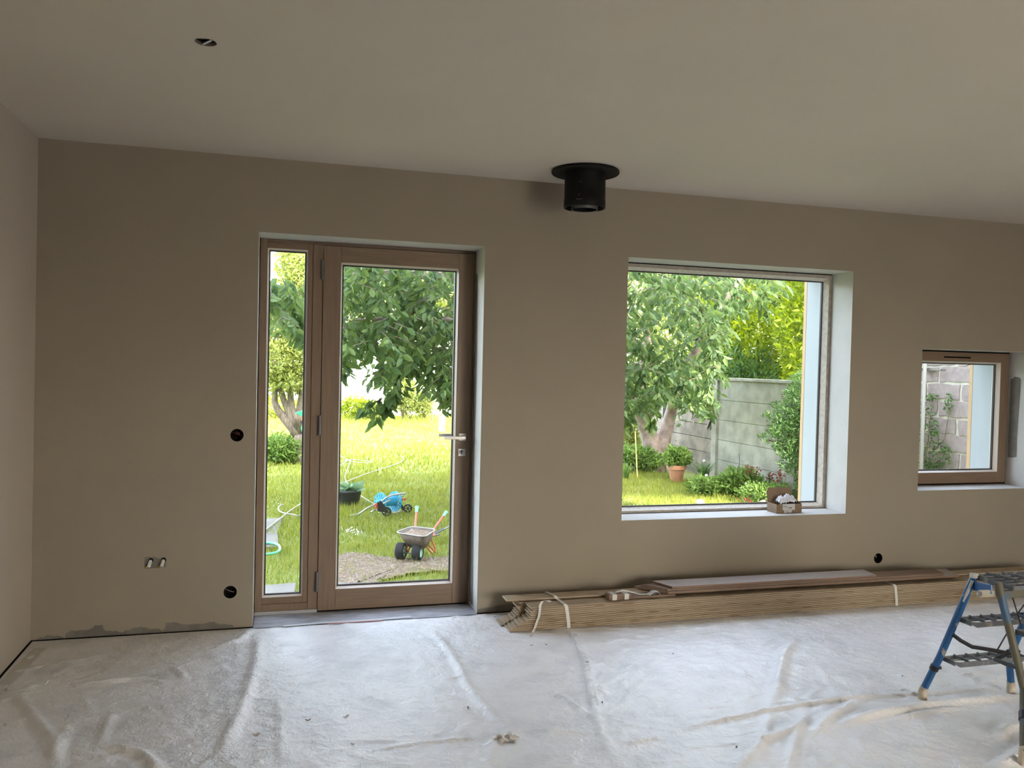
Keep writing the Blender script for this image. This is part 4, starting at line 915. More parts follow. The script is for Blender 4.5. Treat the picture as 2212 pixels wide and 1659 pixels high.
# low bush at the fruit tree's foot
def bush(name, c, r, n, ls, mt, label, cat='bush', group=None, wr=.4, stems=True, shell=.35):
    root = empty(name, (c[0], c[1], G)); tag(root, label, cat, group)
    V, F = cloud(c, r, n, ls, '', mt, root, wr, shell); npmesh('foliage', V, F, mt, root)
    if stems:
        m = MB()
        for k in range(7):
            a = random.uniform(0, 6.28); m.tube([(0, 0, -.03), (math.cos(a)*r[0]*.3, math.sin(a)*r[1]*.3, (c[2]-G)*.6), (math.cos(a)*r[0]*.6, math.sin(a)*r[1]*.6, (c[2]-G)+r[2]*.4)], [.012, .008, .004], 6)
        m.build('stems', M_bark, root)
    return root
p = at(598, 1000, Z=G); bush('low_bush', (p.x, p.y, G+.22), (.55, .45, .30), 3200, (.05, .09), M_herb, 'low straggly bush at the foot of the fruit tree')

# ---- side fence, post, older fence beyond, block wall
FXp = at(1548, 1035, Z=G).x
pT = at(1548, 817, X=FXp); pB = G-.05; y_post = pT.y; fh = pT.z
fn = empty('concrete_fence', (FXp, y_post, G)); tag(fn, 'tall grey precast concrete panel fence beside the flower bed', 'fence')
def FN(mb): return to_local(mb, fn)
hP = (fh-.03-G)/5.0; jn = [G-.1]+[fh-.03-hP*k for k in (4, 3, 2, 1)]+[fh-.03]
for k in range(5):
    m = MB(); m.box(FXp, FXp+.045, 3.1, y_post-.06, jn[k]+.006, jn[k+1]-.0)
    m.add([], []); FN(m).build('concrete_panel', M_fence, fn, bevel=.004)
FN(MB().box(FXp-.04, FXp+.09, y_post-.09, y_post+.05, G-.1, fh)).build('post', M_fence, fn, bevel=.006)
FN(MB().box(FXp-.035, FXp+.08, 3.1, y_post-.09, fh-.03, fh+.015)).build('coping', M_fence, fn, bevel=.006)
yb_ = at(1736, 900, X=FXp).y-.5; FN(MB().box(FXp-.04, FXp+.09, 3.0, 3.12, G-.1, fh)).build('post', M_fence, fn, bevel=.006)
# older low fence
of = empty('weathered_fence', (FXp+.05, 10, G)); tag(of, 'older brown weathered panel fence running on beyond the tall fence post', 'fence')
def OF(mb): return to_local(mb, of)
topz = at(1500, 868, X=FXp+.05).z
h2 = .225; k = 0; z = G-.08
zs_ = []
while z < topz-.05: zs_.append(z); z += h2
for i, z in enumerate(zs_):
    OF(MB().box(FXp+.05+.006*(i % 2), FXp+.085+.006*(i % 2), y_post+.05, at(1438, 900, X=FXp+.05).y, z+.008, z+h2)).build('fence_board', M_fence2, of, bevel=.006)
    OF(MB().box(FXp+.05+.006*(i % 2), FXp+.085+.006*(i % 2), at(1438, 900, X=FXp+.05).y+.08, 14.5, z+.008, z+h2)).build('fence_board', M_fence2, of, bevel=.006)
yq = at(1437, 900, X=FXp+.05).y
OF(MB().box(FXp-.0, FXp+.11, yq, yq+.09, G-.1, topz+.05)).build('post', M_steel, of, bevel=.004)
yq2 = at(1354, 920, X=FXp+.05).y
OF(MB().box(FXp-.0, FXp+.11, yq2, yq2+.09, G-.1, topz+.05)).build('post', M_fence2, of, bevel=.004)
# block wall seen in the small window
BX = 8.75
hbk = .2
bwl = empty('block_wall', (BX, 1.6, G)); tag(bwl, 'rough grey-pink block wall with pale smeared mortar joints', 'wall')
m = MB(); m.box(BX+.012, BX+.25, -.6, 3.7, G-.1, 2.4); to_local(m, bwl).build('mortar', M_mortar, bwl)
m = MB(); rs = random.Random(5); z = G+.02; row = 0
while z < 2.35:
    y = -.6+(.24 if row % 2 else 0)-rs.uniform(0, .05)
    while y < 3.65:
        L_ = .47+rs.uniform(-.03, .02)
        pts = [];  n = 5
        jy = lambda: rs.uniform(-.014, .014)
        ring = [(y+.014+L_*.97*k/n, z+.016+jy()) for k in range(n)]+[(y+L_-.006+jy(), z+(hbk-.016)*k/2+.008) for k in range(2)]+[(y+L_-.006-L_*.97*k/n, z+hbk-.010+jy()) for k in range(n)]+[(y+.010+jy(), z+hbk-.012-(hbk-.02)*k/2) for k in range(2)]
        nn = len(ring); xx = BX-rs.uniform(0, .006)
        m.add([(xx, a, b) for a, b in ring]+[(BX+.02, a, b) for a, b in ring], [tuple(range(nn))]+[(q, (q+1) % nn, nn+(q+1) % nn, nn+q) for q in range(nn)])
        y += L_+.030
    z += hbk; row += 1
to_local(m, bwl).build('blocks', M_block, bwl)
# downpipe with bracket in front of the block wall
px_ = at(1994, 900, X=BX-.12); dp = empty('metal_downpipe', (px_.x, px_.y, G)); tag(dp, 'thin pale metal pipe standing in front of the block wall', 'pipe')
MB().tube([(0, 0, 0), (0, 0, 2.4)], .022, 14).build('pipe', mat('dull_zinc', (.34, .34, .32), .6), dp, smooth='auto')
bk = at(2003, 799, X=BX-.02); m = MB(); m.box(-.02, .14, .02, .026, bk.z-G-.02, bk.z-G+.02).tube([(-.02, -.26, bk.z-G), (.05, -.26, bk.z-G), (.05, -.03, bk.z-G)], .012, 8); m.build('wall_bracket', M_alu, dp)
bk1 = at(2000, 800, X=BX-.01); bk2 = at(2024, 800, X=BX-.01)
wp = MB(); wp.bar(bk1+Vector((-.02, 0, 0)), bk2+Vector((-.02, 0, 0)), .02, .035); tag(wp.build('wall_hook', M_alu), 'short grey metal hook bracket fixed on the block wall', 'bracket')
# ivy on the block wall
def patchleaves(pix_regions, X, n, ls, jit=.08):
    P = []; D = []; S = []
    for (u, v, ru, rv) in pix_regions:
        for _ in range(n):
            a = random.uniform(0, 6.28); r_ = math.sqrt(random.random()); p = at(u+ru*r_*math.cos(a), v+rv*r_*math.sin(a), X=X-random.uniform(.01, jit)); P.append(tuple(p)); D.append((-.5+random.uniform(-.4, .2), random.uniform(-1, 1), random.uniform(-1, .5))); S.append(random.uniform(*ls))
    return P, D, S
iv = empty('climbing_ivy', (BX-.05, 1.9, G)); tag(iv, 'sparse ivy climbing the left side of the block wall', 'climber')
P, D, S = patchleaves([(2002, 895, 22, 26), (1998, 940, 20, 30), (2020, 925, 10, 18), (2030, 965, 16, 18), (2005, 980, 18, 30), (1998, 1010, 18, 18), (2012, 858, 16, 8), (2050, 872, 10, 26), (2045, 985, 12, 26), (2030, 1010, 8, 14), (2008, 1000, 22, 14)], BX, 60, (.022, .038))
V, F = leafmesh(P, D, S, .75); V = V-np.array(iv.location); npmesh('foliage', V, F, M_dark, iv)
m = MB()
for pts in ([(1998, 1060), (2002, 980), (2010, 900), (2016, 850)], [(2010, 980), (2040, 950), (2052, 880)], [(2005, 1010), (2035, 990), (2048, 960)]): m.tube([at(u, v, X=BX-.03) for u, v in pts], .005, 6)
to_local(m, iv).build('stems', M_bark, iv)

# ---- hedge mass beyond the fence
def hedge(name, label, cx, cy, cz, rx, ry, rz, n, ls, mt, group=None, core=False):
    root = empty(name, (cx, cy, G)); tag(root, label, 'hedge', group)
    V, F = cloud((cx, cy, cz), (rx, ry, rz), n, ls, '', mt, root, .36, .72 if core else .30, .5); npmesh('foliage', V, F, mt, root)
    m = MB(); nz_, na = 14, 26; vs = []
    for i in range(nz_+1):
        th = math.pi*i/nz_
        for j in range(na):
            a = 2*math.pi*j/na; d_ = Vector((math.sin(th)*math.cos(a), math.sin(th)*math.sin(a), math.cos(th))); k_ = .52*(.82+.35*mn.noise(Vector((d_.x*2.1+cx, d_.y*2.1, d_.z*2.1))))
            vs.append((d_.x*rx*k_, d_.y*ry*k_, cz-G+d_.z*rz*k_))
    m.add(vs, [(i*na+j, i*na+(j+1) % na, (i+1)*na+(j+1) % na, (i+1)*na+j) for i in range(nz_) for j in range(na)])
    if core: m.build('sun_block_core', M_dark, root, smooth=True)  # solid core inside the added tree, there to block sun
    MB().tube([(0, 0, 0), (.05, .02, cz-G)], [.09, .05], 10).build('trunk', M_bark, root)
    return root
hedge('laurel_hedge', 'bright yellow-green laurel rising behind the concrete fence, at the right edge of the large window', 9.75, 5.7, 2.3, 1.9, 1.9, 2.5, 28000, (.08, .13), M_hedge)
hedge('laurel_hedge', 'tall bright laurel behind the weathered fence post, left of the yellow-green laurel', 9.9, 8.6, 2.2, 2.0, 1.9, 2.9, 30000, (.08, .13), M_hedge)
hedge('laurel_hedge', 'low bush behind the concrete fence post, leaves darkened for hedge shade', 8.7, 8.0, .9, .95, 1.6, 1.25, 9000, (.07, .11), M_dark)  # dark leaves put shade into the low part of the hedge
hedge('laurel_hedge', 'farthest green bush beyond the weathered fence', 10.4, 12.6, 2.2, 2.2, 2.4, 2.9, 14000, (.10, .15), M_fruit)
hedge('laurel_hedge', 'deep green tall bush filling the background behind the bright laurels', 13.2, 10.2, 2.6, 2.3, 2.6, 3.2, 16000, (.12, .18), M_hedge)
# dark narrow-leaved shrub in front of the fence, close to the house
sp_ = at(1712, 1085, Z=G); sx, sy = sp_.x, sp_.y
sh = empty('evergreen_shrub', (sx, sy, G)); tag(sh, 'narrow-leaved evergreen shrub standing against the concrete fence', 'shrub')
parts = []
for (u, v, ru, rv, n) in [(1735, 840, 30, 40, 900), (1712, 870, 22, 34, 700), (1740, 920, 42, 50, 1200), (1700, 910, 30, 26, 600), (1690, 930, 34, 20, 500), (1735, 980, 36, 40, 900), (1700, 965, 28, 22, 420), (1725, 1010, 26, 30, 420), (1700, 1000, 20, 20, 160), (1745, 1050, 30, 30, 500), (1662, 900, 14, 12, 60), (1668, 955, 14, 10, 50), (1650, 945, 12, 8, 40), (1680, 880, 10, 12, 80), (1770, 850, 40, 70, 900), (1790, 960, 40, 80, 900)]:
    P, D, S = [], [], []
    for _ in range(n):
        a = random.uniform(0, 6.28); r_ = math.sqrt(random.random()); p = at(u+ru*r_*math.cos(a), v+rv*r_*math.sin(a), Y=sy+random.uniform(-.35, .35)); P.append(tuple(p)); D.append((random.uniform(-1, 1), random.uniform(-1, 1), random.uniform(-.3, 1))); S.append(random.uniform(.045, .075))
    V, F = leafmesh(P, D, S, .26); parts.append((V-np.array(sh.location), F))
V, F = merge(parts); npmesh('foliage', V, F, M_dark, sh)
m = MB()
for pts in ([(1716, 1085), (1718, 1030), (1716, 980), (1724, 900), (1735, 830)], [(1724, 1085), (1728, 1000), (1745, 900)], [(1716, 1000), (1690, 960), (1660, 950)], [(1718, 960), (1695, 920), (1664, 900)], [(1722, 920), (1700, 880), (1690, 850)]): m.tube([at(u, v, Y=sy) for u, v in pts], [.030, .02]+[.012]*(len(pts)-2), 8)
to_local(m, sh).build('stems', M_bark, sh, smooth=True)

# ---- flower bed plants
def tuft(name, u, v, n, hgt, label, mt, wd=.010, spread=.5, cat='plant'):
    b = at(u, v, Z=G); root = empty(name, tuple(b)); tag(root, label, cat); P = []; F = []
    for k in range(n):
        a = random.uniform(0, 6.28); h = hgt*random.uniform(.6, 1.1); o = random.uniform(.2, 1)*spread*hgt; c, s = math.cos(a), math.sin(a); px, py = -s*wd/2, c*wd/2; bi = len(P)
        x0, y0_ = random.uniform(-.04, .04), random.uniform(-.04, .04)
        for t, w_ in ((0, 1), (.5, .9), (.85, .6), (1.0, .08)):
            r_ = o*t**1.8; z = h*(t-.35*t**3); P += [(x0+c*r_+px*w_, y0_+s*r_+py*w_, z), (x0+c*r_-px*w_, y0_+s*r_-py*w_, z)]
        F += [(bi, bi+1, bi+3, bi+2), (bi+2, bi+3, bi+5, bi+4), (bi+4, bi+5, bi+7, bi+6)]
    npmesh('leaves', P, F, mt, root); return root
tuft('lily_clump', 1520, 1046, 90, .48, 'clump of long arching strap leaves at the foot of the tall fence', M_dark, .016, .9)
tuft('lily_clump', 1556, 1052, 40, .30, 'smaller strap-leaved clump right of the arching clump', M_dark, .014, .9)
tuft('grass_clump', 1352, 1035, 60, .35, 'bright grassy clump at the left edge of the large window view', M_herb, .012, .7)
def potted():
    b = at(1461, 1040, Z=G); r = empty('potted_herb', tuple(b)); tag(r, 'terracotta pot filled with a dense bright green herb', 'potted plant'); k = .98
    M_t = mat('terracotta', (.42, .19, .11), .8, noise=(12, (.34, .17, .11), .4, .65))
    MB().lathe([(.0005, 0), (.085, 0), (.125, .19), (.145, .19), (.15, .255), (.135, .255), (.128, .2), (.0005, .20)], n=32).build('pot', M_t, r, smooth='auto')
    V, F = cloud((b.x, b.y, b.z+.36), (.24, .22, .20), 2600, (.035, .06), '', M_herb, r, .6, .2); npmesh('foliage', V, F, M_herb, r)
potted()
b = at(1505, 985, Z=G); 
p = at(1478, 1005, Z=G); bush('leafy_bush', (p.x, p.y+.4, G+.36), (.62, .4, .34), 2600, (.06, .10), M_dark, 'dark leafy undergrowth behind the terracotta pot')
p = at(1385, 1020, Z=G); bush('leafy_bush', (p.x-.1, p.y, G+.22), (.55, .3, .24), 2400, (.05, .09), M_herb, 'low leafy undergrowth round the cherry trunk base')
p = at(1365, 1010, Z=G); bush('yellow_shrub', (p.x-.05, p.y+.1, G+.48), (.22, .3, .5), 1800, (.05, .08), M_fruit, 'yellow-green upright shrub left of the cherry trunk')
p = at(1600, 1070, Z=G); bush('bed_plant', (p.x, p.y, G+.18), (.32, .28, .20), 1500, (.06, .11), M_herb, 'broad-leaved green plant at the thin stake')
p = at(1570, 1070, Z=G); bush('bed_plant', (p.x-.25, p.y+.1, G+.12), (.35, .25, .14), 1300, (.05, .08), M_herb, 'low green weed patch in front of the strap-leaved clumps')
p = at(1660, 1085, Z=G); bush('bed_plant', (p.x, p.y, G+.12), (.5, .35, .16), 1600, (.035, .07), M_herb, 'low weeds along the bed in front of the evergreen shrub')
for (u, v, hh, lab) in [(1625, 1075, .42, 'red-flowered plant by the fence, nearest the thin stake'), (1690, 1085, .44, 'red-flowered plant at the foot of the evergreen shrub'), (1610, 1092, .10, 'low red flowers at the front of the bed'), (1661, 1075, .34, 'red-flowered plant between the two taller red ones')]:
    b = at(u, v, Z=G); r = empty('red_flower', tuple(b)); tag(r, lab, 'flower'); m = MB(); P, D, S = [], [], []
    for q in range(5):
        a = random.uniform(0, 6.28); t = Vector((math.cos(a)*.06, math.sin(a)*.06, hh*random.uniform(.8, 1.1))); m.tube([(0, 0, 0), (t.x*.4, t.y*.4, hh*.5), t], .003, 5)
        for _ in range(9): P.append((b.x+t.x+random.uniform(-.035, .035), b.y+t.y+random.uniform(-.035, .035), b.z+t.z-random.uniform(0, .12))); D.append((random.uniform(-1, 1), random.uniform(-1, 1), random.uniform(-.5, .6))); S.append(random.uniform(.025, .045))
    m.build('stems', M_dark, r); V, F = leafmesh(P, D, S, .7); npmesh('petals', V-np.array(b), F, M_redl, r)
M_fluff = mat('dandelion_fluff', (.72, .72, .68), .9)
for (u, v, vb, lab) in [(1460, 978, 1010, 'dandelion puff above the potted herb'), (1525, 1027, 1052, 'dandelion puff in the arching clump'), (1610, 1046, 1076, 'dandelion puff by the thin stake'), (1520, 996, 1035, 'small dandelion puff against the weathered fence')]:
    b = at(u, vb, Z=G); t = at(u, v, Y=b.y); r = empty('dandelion', tuple(b)); tag(r, lab, 'flower'); rr_ = .022
    MB().tube([(0, 0, 0), (0, .0, t.z-b.z)], .002, 5).build('stem', M_dark, r)
    MB().lathe([(rr_*math.sin(a), t.z-b.z-rr_*math.cos(a)) for a in np.linspace(.02, 3.12, 9)], n=14).build('seed_head', M_fluff, r, smooth=True)
def stick(name, pix, r, mt, label, cat, Y=None, base=True):
    b = at(*pix[0], Z=G-.02); P = [b]+[at(u, v, Y=b.y if Y is None else Y) for u, v in pix[1:]]
    tag(MB().tube(P, r, 8).build(name, mt, smooth='auto'), label, cat)
stick('garden_cane', [(1377, 1036), (1372, 932)], .010, mat('pale_cane', (.62, .50, .20), .6), 'thin yellow garden cane left of the cherry trunk', 'cane')
stick('garden_stake', [(1598, 1075), (1597, 980)], .005, M_steel, 'thin dark metal stake in front of the concrete fence', 'stake')
b1_ = at(1502, 1006, Z=G); t1_ = at(1535, 906, X=FXp-.02)
m = MB(); m.bar(b1_, t1_, .035, .05); m.bar(b1_+Vector((.03, -.05, 0)), t1_+Vector((.0, -.06, -.05)), .02, .02); tag(m.build('leaning_bar', M_steel), 'dark metal bar leaning against the weathered fence', 'bar')
# wooden hive-like box behind the trunk
cb_ = at(1446, 985, Z=G); hv = empty('wooden_box', (cb_.x, cb_.y, G)); tag(hv, 'wooden crate with an overhanging board lid behind the cherry trunk', 'crate')
th_z = at(1446, 950, Y=cb_.y).z-G; hw = .26
MB().box(-hw, hw*.75, 0, .4, 0, th_z-.03).build('crate_body', mat('crate_wood', (.36, .29, .15), .8, noise=(8, (.28, .22, .11), .4, .65, (6, 6, 1))), hv, bevel=.004)
MB().box(-hw-.05, hw+.05, -.06, .46, th_z-.03, th_z+.0).build('crate_lid', mat('lid_wood', (.52, .42, .20), .7), hv, bevel=.003)
MB().box(hw*.75, hw*.9, -.01, .05, 0, th_z-.03).build('corner_post', M_steel, hv)
# stone edging
e1, e2 = at(1630, 1094, Z=G+.04), at(1672, 1072, Z=G+.04)
m = MB(); m.bar(e1+Vector((0, 0, -.03)), e2+(e2-e1)*1.2+Vector((0, 0, -.03)), .06, .10); tag(m.build('edging_stone', M_concrete, bevel=.008), 'pale concrete edging strip beside the bed, near the cardboard box', 'edging')
b = at(1512, 1090, Z=G); m = MB().lathe([(.0005, 0), (.05, .0), (.058, .03), (.04, .06), (.0005, .07)], n=12); o = m.build('white_shape', M_white, smooth=True); o.location = b; tag(o, 'small rounded white shape on the grass just below the large window', 'stone')  # small rounded white shape, set on the lawn

# ---- far side: white houses, roofs, garden wall, shrubs
M_hw = mat('white_render', (.80, .78, .74), .9); M_roof = mat('terracotta_tiles', (.50, .23, .15), .8, noise=(3, (.42, .19, .12), .4, .6, (1, 1, 8)), bump=(8, .5)); M_shut = mat('pale_shutter', (.55, .60, .62), .6); M_gl = mat('dark_pane', (.06, .07, .08), .1)
def house(x, y, wd, dp_, h, rh, label, wins):
    r = empty('neighbour_house', (x, y, G)); tag(r, label, 'house')
    MB().box(0, wd, 0, dp_, 0, h).build('wall', M_hw, r)
    m = MB(); m.add([(-.3, -.4, h), (wd+.3, -.4, h), (wd+.3, dp_+.4, h), (-.3, dp_+.4, h), (-.3, dp_/2, h+rh), (wd+.3, dp_/2, h+rh)], [(0, 1, 5, 4), (2, 3, 4, 5), (0, 4, 3), (1, 2, 5), (0, 3, 2, 1)]); m.build('roof', M_roof, r)
    for (wx, wz, ww, wh) in wins:
        f = MB().box(wx-.05, wx+ww+.05, -.05, .02, wz-.05, wz+wh+.05).build('window', M_shut, r); MB().box(wx, wx+ww, -.06, -.04, wz, wz+wh).build('pane', M_gl, f)
    return r
house(-2, 30, 7.6, 8, 3.2, 1.6, 'white neighbour house straight behind the lawn', [(5.2, 1.2, 1.0, 1.3)])
house(6.2, 27, 6, 8, 2.9, .7, 'lower white house with a terracotta roof behind the cherry leaves', [(1.2, 1.0, .9, 1.2)])
house(13.5, 26, 9, 8, 4.5, 2.2, 'white house at the right beyond the hedge bushes', [(1.5, 1.0, 1.2, 1.4)])
gw = empty('garden_wall', (0, 22, G)); tag(gw, 'low white rendered wall at the far end of the lawn', 'wall')
MB().box(-9, 7.3, 0, .2, -.05, 1.25).build('wall_body', M_hw, gw); MB().box(-9.05, 7.35, -.04, .24, 1.25, 1.31).build('coping', M_fence, gw)
stick('far_pole', [(933, 915), (935, 830)], .022, M_steel, 'thin dark pole standing at the far end of the lawn', 'pole')
for (u, v, rx, rz, mt, lab) in [(765, 893, .7, .35, M_hedge, 'round yellow-green bush left of the hanging cherry spray, at the far wall'), (800, 893, .5, .28, M_fruit, 'low bright bush behind the hanging cherry spray'), (885, 895, .8, .62, M_fruit, 'pale loose shrub at the far end of the lawn'), (915, 893, .5, .45, M_fruit, 'pale shrub next to the thin far pole'), (870, 880, .45, .9, M_fruit, 'thin tall sapling at the far end of the lawn'), (595, 885, 1.0, .38, M_hedge, 'low bright bush behind the fruit tree stems')]:
    b = at(u, 905, Z=G); b = Vector((b.x, min(b.y, 20.5), G)); t = at(u, v, Y=b.y); bush('far_shrub', (t.x, t.y, G+rz), (rx, rx*.7, rz*1.05), 1500, (.07, .12), mt, lab, 'shrub', 'shrubs at the far end of the lawn')
for i, (x, y, r_, h_) in enumerate([(-4.5, 24.5, 2.2, 3.4), (4.2, 43.5, 3.0, 6.6), (-3.5, 44, 3.5, 7.4)]):
    hedge('far_tree', ['broad green tree at the far left of the garden', 'tall pale tree far behind between the houses', 'tall tree far behind the white house'][i], x, y, h_*.6, r_, r_, h_*.45, 5000, (.16, .26), M_fruit)
bt_ = at(960, 640, Y=15.5)
hedge('far_tree', 'sunlit yellow-green tree behind the top of the cherry branches', bt_.x, 15.5, bt_.z+.2, 2.7, 1.8, 1.05, 9000, (.10, .16), M_fruit)
# overhead wires
for z_, lab in ((1.78, 'lower thin overhead cable in front of the far houses'), (1.98, 'upper thin overhead cable in front of the far houses')):
    a, b = at(560, 806 if z_ < 1.9 else 802, Y=21.0), at(1010, 806 if z_ < 1.9 else 801, Y=21.0)
    tag(MB().tube([a.lerp(b, t)+Vector((0, 0, -.10*math.sin(math.pi*t))) for t in np.linspace(0, 1, 12)], .010, 5).build('overhead_cable', M_steel, smooth=True), lab, 'cable')

# unseen tree added beside the house: it shades the cherry tree and the fence
hedge('added_shade_tree', 'tall broad tree added out of view to shade the garden', 9.4, -3.1, 10.1, 3.3, 2.4, 2.7, 9000, (.18, .28), M_dark, core=True)
# ---------------------------------------------------------------- hoses
M_hose = mat('grey_hose', (.34, .34, .29), .45); M_ghose = mat('green_hose', (.12, .48, .30), .4)
def smoothp(P, n=6):
    out = []
    for i in range(len(P)-1):
        p0, p1, p2, p3 = P[max(i-1, 0)], P[i], P[i+1], P[min(i+2, len(P)-1)]
        for k in range(n):
            t = k/n; out.append(.5*((2*p1)+(p2-p0)*t+(2*p0-5*p1+4*p2-p3)*t*t+(3*p1-p0-3*p2+p3)*t**3))
    return out+[P[-1]]
def hose(pix, r, mt, label, z=.035):
    P = smoothp([at(u, v, Z=G+z) for u, v in pix]); tag(MB().tube(P, r, 8).build('garden_hose', mt, smooth=True), label, 'hose')
hose([(560, 1160), (572, 1146), (590, 1132), (608, 1118), (626, 1104), (644, 1092), (664, 1080), (690, 1064), (728, 1048), (760, 1036), (790, 1024), (830, 1011), (862, 1000), (872, 992), (868, 986)], .0075, M_hose, 'long pale hose crossing the lawn diagonally from the slab')
hose([(664, 1084), (650, 1112), (630, 1111), (612, 1108), (602, 1102), (603, 1094), (612, 1091)], .0075, M_hose, 'pale hose loop left of the door leaf, in the sidelight')
hose([(700, 1012), (735, 1004), (755, 993), (752, 1010), (745, 1030), (752, 1046), (763, 1058)], .007, M_hose, 'pale hose running down to the black plant pot')
hose([(690, 1030), (712, 1015), (728, 1008), (735, 998), (760, 993), (790, 996), (806, 998), (790, 1000), (765, 998), (744, 990), (730, 978)], .007, M_hose, 'tangled loop of pale hose highest on the lawn')
hose([(778, 1070), (790, 1078), (806, 1088), (815, 1094)], .0065, M_hose, 'short pale hose piece between black pot and hose reel')
hose([(555, 1177), (580, 1173), (600, 1177), (605, 1186), (598, 1193), (580, 1197), (555, 1198)], .012, M_ghose, 'green hose loop at the left edge of the lawn')
# black plant pot
b = at(748, 1088, Z=G); pt = empty('black_plant_pot', tuple(b)); tag(pt, 'wide black plastic pot with a broad-leaved seedling on the lawn', 'potted plant')
MB().lathe([(.0005, 0), (.15, 0), (.18, .15), (.19, .15), (.19, .165), (.17, .165), (.165, .13), (.0005, .13)], n=28).build('pot', mat('black_plastic', (.02, .02, .022), .5), pt, smooth='auto')
P, D, S = [], [], []
for k in range(26):
    a = k*2.4; P.append((b.x+.03*math.cos(a)+random.uniform(-.08, .10), b.y+.03*math.sin(a), b.z+.15+random.uniform(0, .05))); D.append((math.cos(a), math.sin(a), random.uniform(.1, .6))); S.append(random.uniform(.10, .17))
V, F = leafmesh(P, D, S, .6); npmesh('leaves', V-np.array(b), F, leafmat('sage_leaf', [(.16, .27, .14), (.24, .36, .19)], .3), pt)

# ---------------------------------------------------------------- hose reel
k_ = (CAM[2]-G)/(CAM[2]+.12)
rc = at(842, 1112, Z=G); hr = empty('hose_reel', (rc.x, rc.y, G), 0.0); tag(hr, 'blue hose reel cart tipped over on the lawn', 'hose reel')
def RL(mb): return to_local(mb, hr)
M_rb = mat('reel_blue', (.02, .32, .55), .4); M_rt = mat('reel_tube', (.45, .45, .43), .35, metal=.6); M_rred = mat('reel_red', (.60, .10, .05), .5); M_rblk = mat('reel_black', (.03, .03, .03), .5)
Yr = rc.y
def RP(u, v, dy=0): return at(u, v, Y=Yr+dy)
def disc_at(c, nrm, r, t, holes=12, slots=True):
    """spoked flange"""
    q = Vector(nrm).to_track_quat('Z', 'Y').to_matrix(); m = MB(); n = 36
    for (r0, r1) in ((r*.86, r), (r*.0, r*.42)):
        for i in range(n):
            a, b_ = 2*math.pi*i/n, 2*math.pi*(i+1)/n; vs = []
            for zz in (-t/2, t/2):
                for rr2, aa in ((r0+.0005, a), (r1, a), (r1, b_), (r0+.0005, b_)): vs.append(Vector(c)+q @ Vector((rr2*math.cos(aa), rr2*math.sin(aa), zz)))
            m.add(vs, [(0, 1, 2, 3), (7, 6, 5, 4), (1, 5, 6, 2), (0, 3, 7, 4)])
    for i in range(holes):
        a = 2*math.pi*i/holes; da = math.pi/holes*.62; vs = []
        for zz in (-t/2, t/2):
            for rr2, aa in ((r*.40, a-da), (r*.88, a-da*.9), (r*.88, a+da*.9), (r*.40, a+da)): vs.append(Vector(c)+q @ Vector((rr2*math.cos(aa), rr2*math.sin(aa), zz)))
        m.add(vs, [(0, 1, 2, 3), (7, 6, 5, 4), (0, 1, 5, 4), (2, 3, 7, 6)])
    return m
SR_ = k_
ca, cb2 = RP(822, 1084, -.02), RP(853, 1083, .10); ax = (cb2-ca).normalized()
pxm = (Yr+4.67)/math.cos(.2)/FPX*1.03     # metres per pixel at the reel
RL(disc_at(ca, ax, 19*pxm, .010)).build('reel_flange', M_rb, hr, smooth=False)
RL(disc_at(cb2, ax, 21*pxm, .010, 16)).build('reel_flange', M_rb, hr)
RL(MB().tube([ca, cb2], 9.5*pxm, 20)).build('reel_drum', M_rb, hr, smooth='auto')
m = MB(); m.tube(smoothp([RP(756, 1114, -.1), RP(775, 1110, -.1), RP(795, 1097, -.1), RP(812, 1090, -.08)]), .010, 8); RL(m).build('frame_tube', M_rt, hr, smooth=True)
m = MB(); m.tube(smoothp([RP(824, 1083, -.12), RP(838, 1073, -.10), RP(855, 1068, -.05), RP(876, 1066, .0)]), .011, 8); RL(m).build('frame_tube', M_rt, hr, smooth=True)
RL(MB().tube([RP(828, 1088, -.14), RP(843, 1080, -.12)], .009, 8)).build('crank_handle', M_rt, hr, smooth=True)
RL(MB().tube([RP(864, 1075, .06), RP(874, 1067, .06)], .009, 8)).build('frame_tube', M_rt, hr, smooth=True)
RL(MB().tube([RP(801, 1107, -.06), RP(811, 1101, -.06)], .010, 8)).build('frame_tube', M_rt, hr, smooth=True)
RL(MB().add([tuple(RP(u, v, d_)) for d_ in (-.10, -.06) for u, v in ((812, 1088), (822, 1081), (828, 1087), (838, 1104), (832, 1108), (816, 1104))], [(0, 1, 2, 3, 4, 5), (11, 10, 9, 8, 7, 6)]+[(i, (i+1) % 6, 6+(i+1) % 6, 6+i) for i in range(6)])).build('side_plate', M_rblk, hr, bevel=.003)
RL(MB().bar(RP(864, 1086, .12), RP(873, 1103, .10), .02, .03)).build('side_plate', M_rblk, hr, bevel=.003)
for (u, v, dy) in ((812, 1090, -.13), (813, 1096, -.13), (868, 1079, .1), (874, 1078, .1)): RL(MB().lathe([(.0005, -.012), (.016, -.012), (.016, .012), (.0005, .012)], RP(u, v, dy), axis='Y', n=12)).build('red_fitting', M_rred, hr)
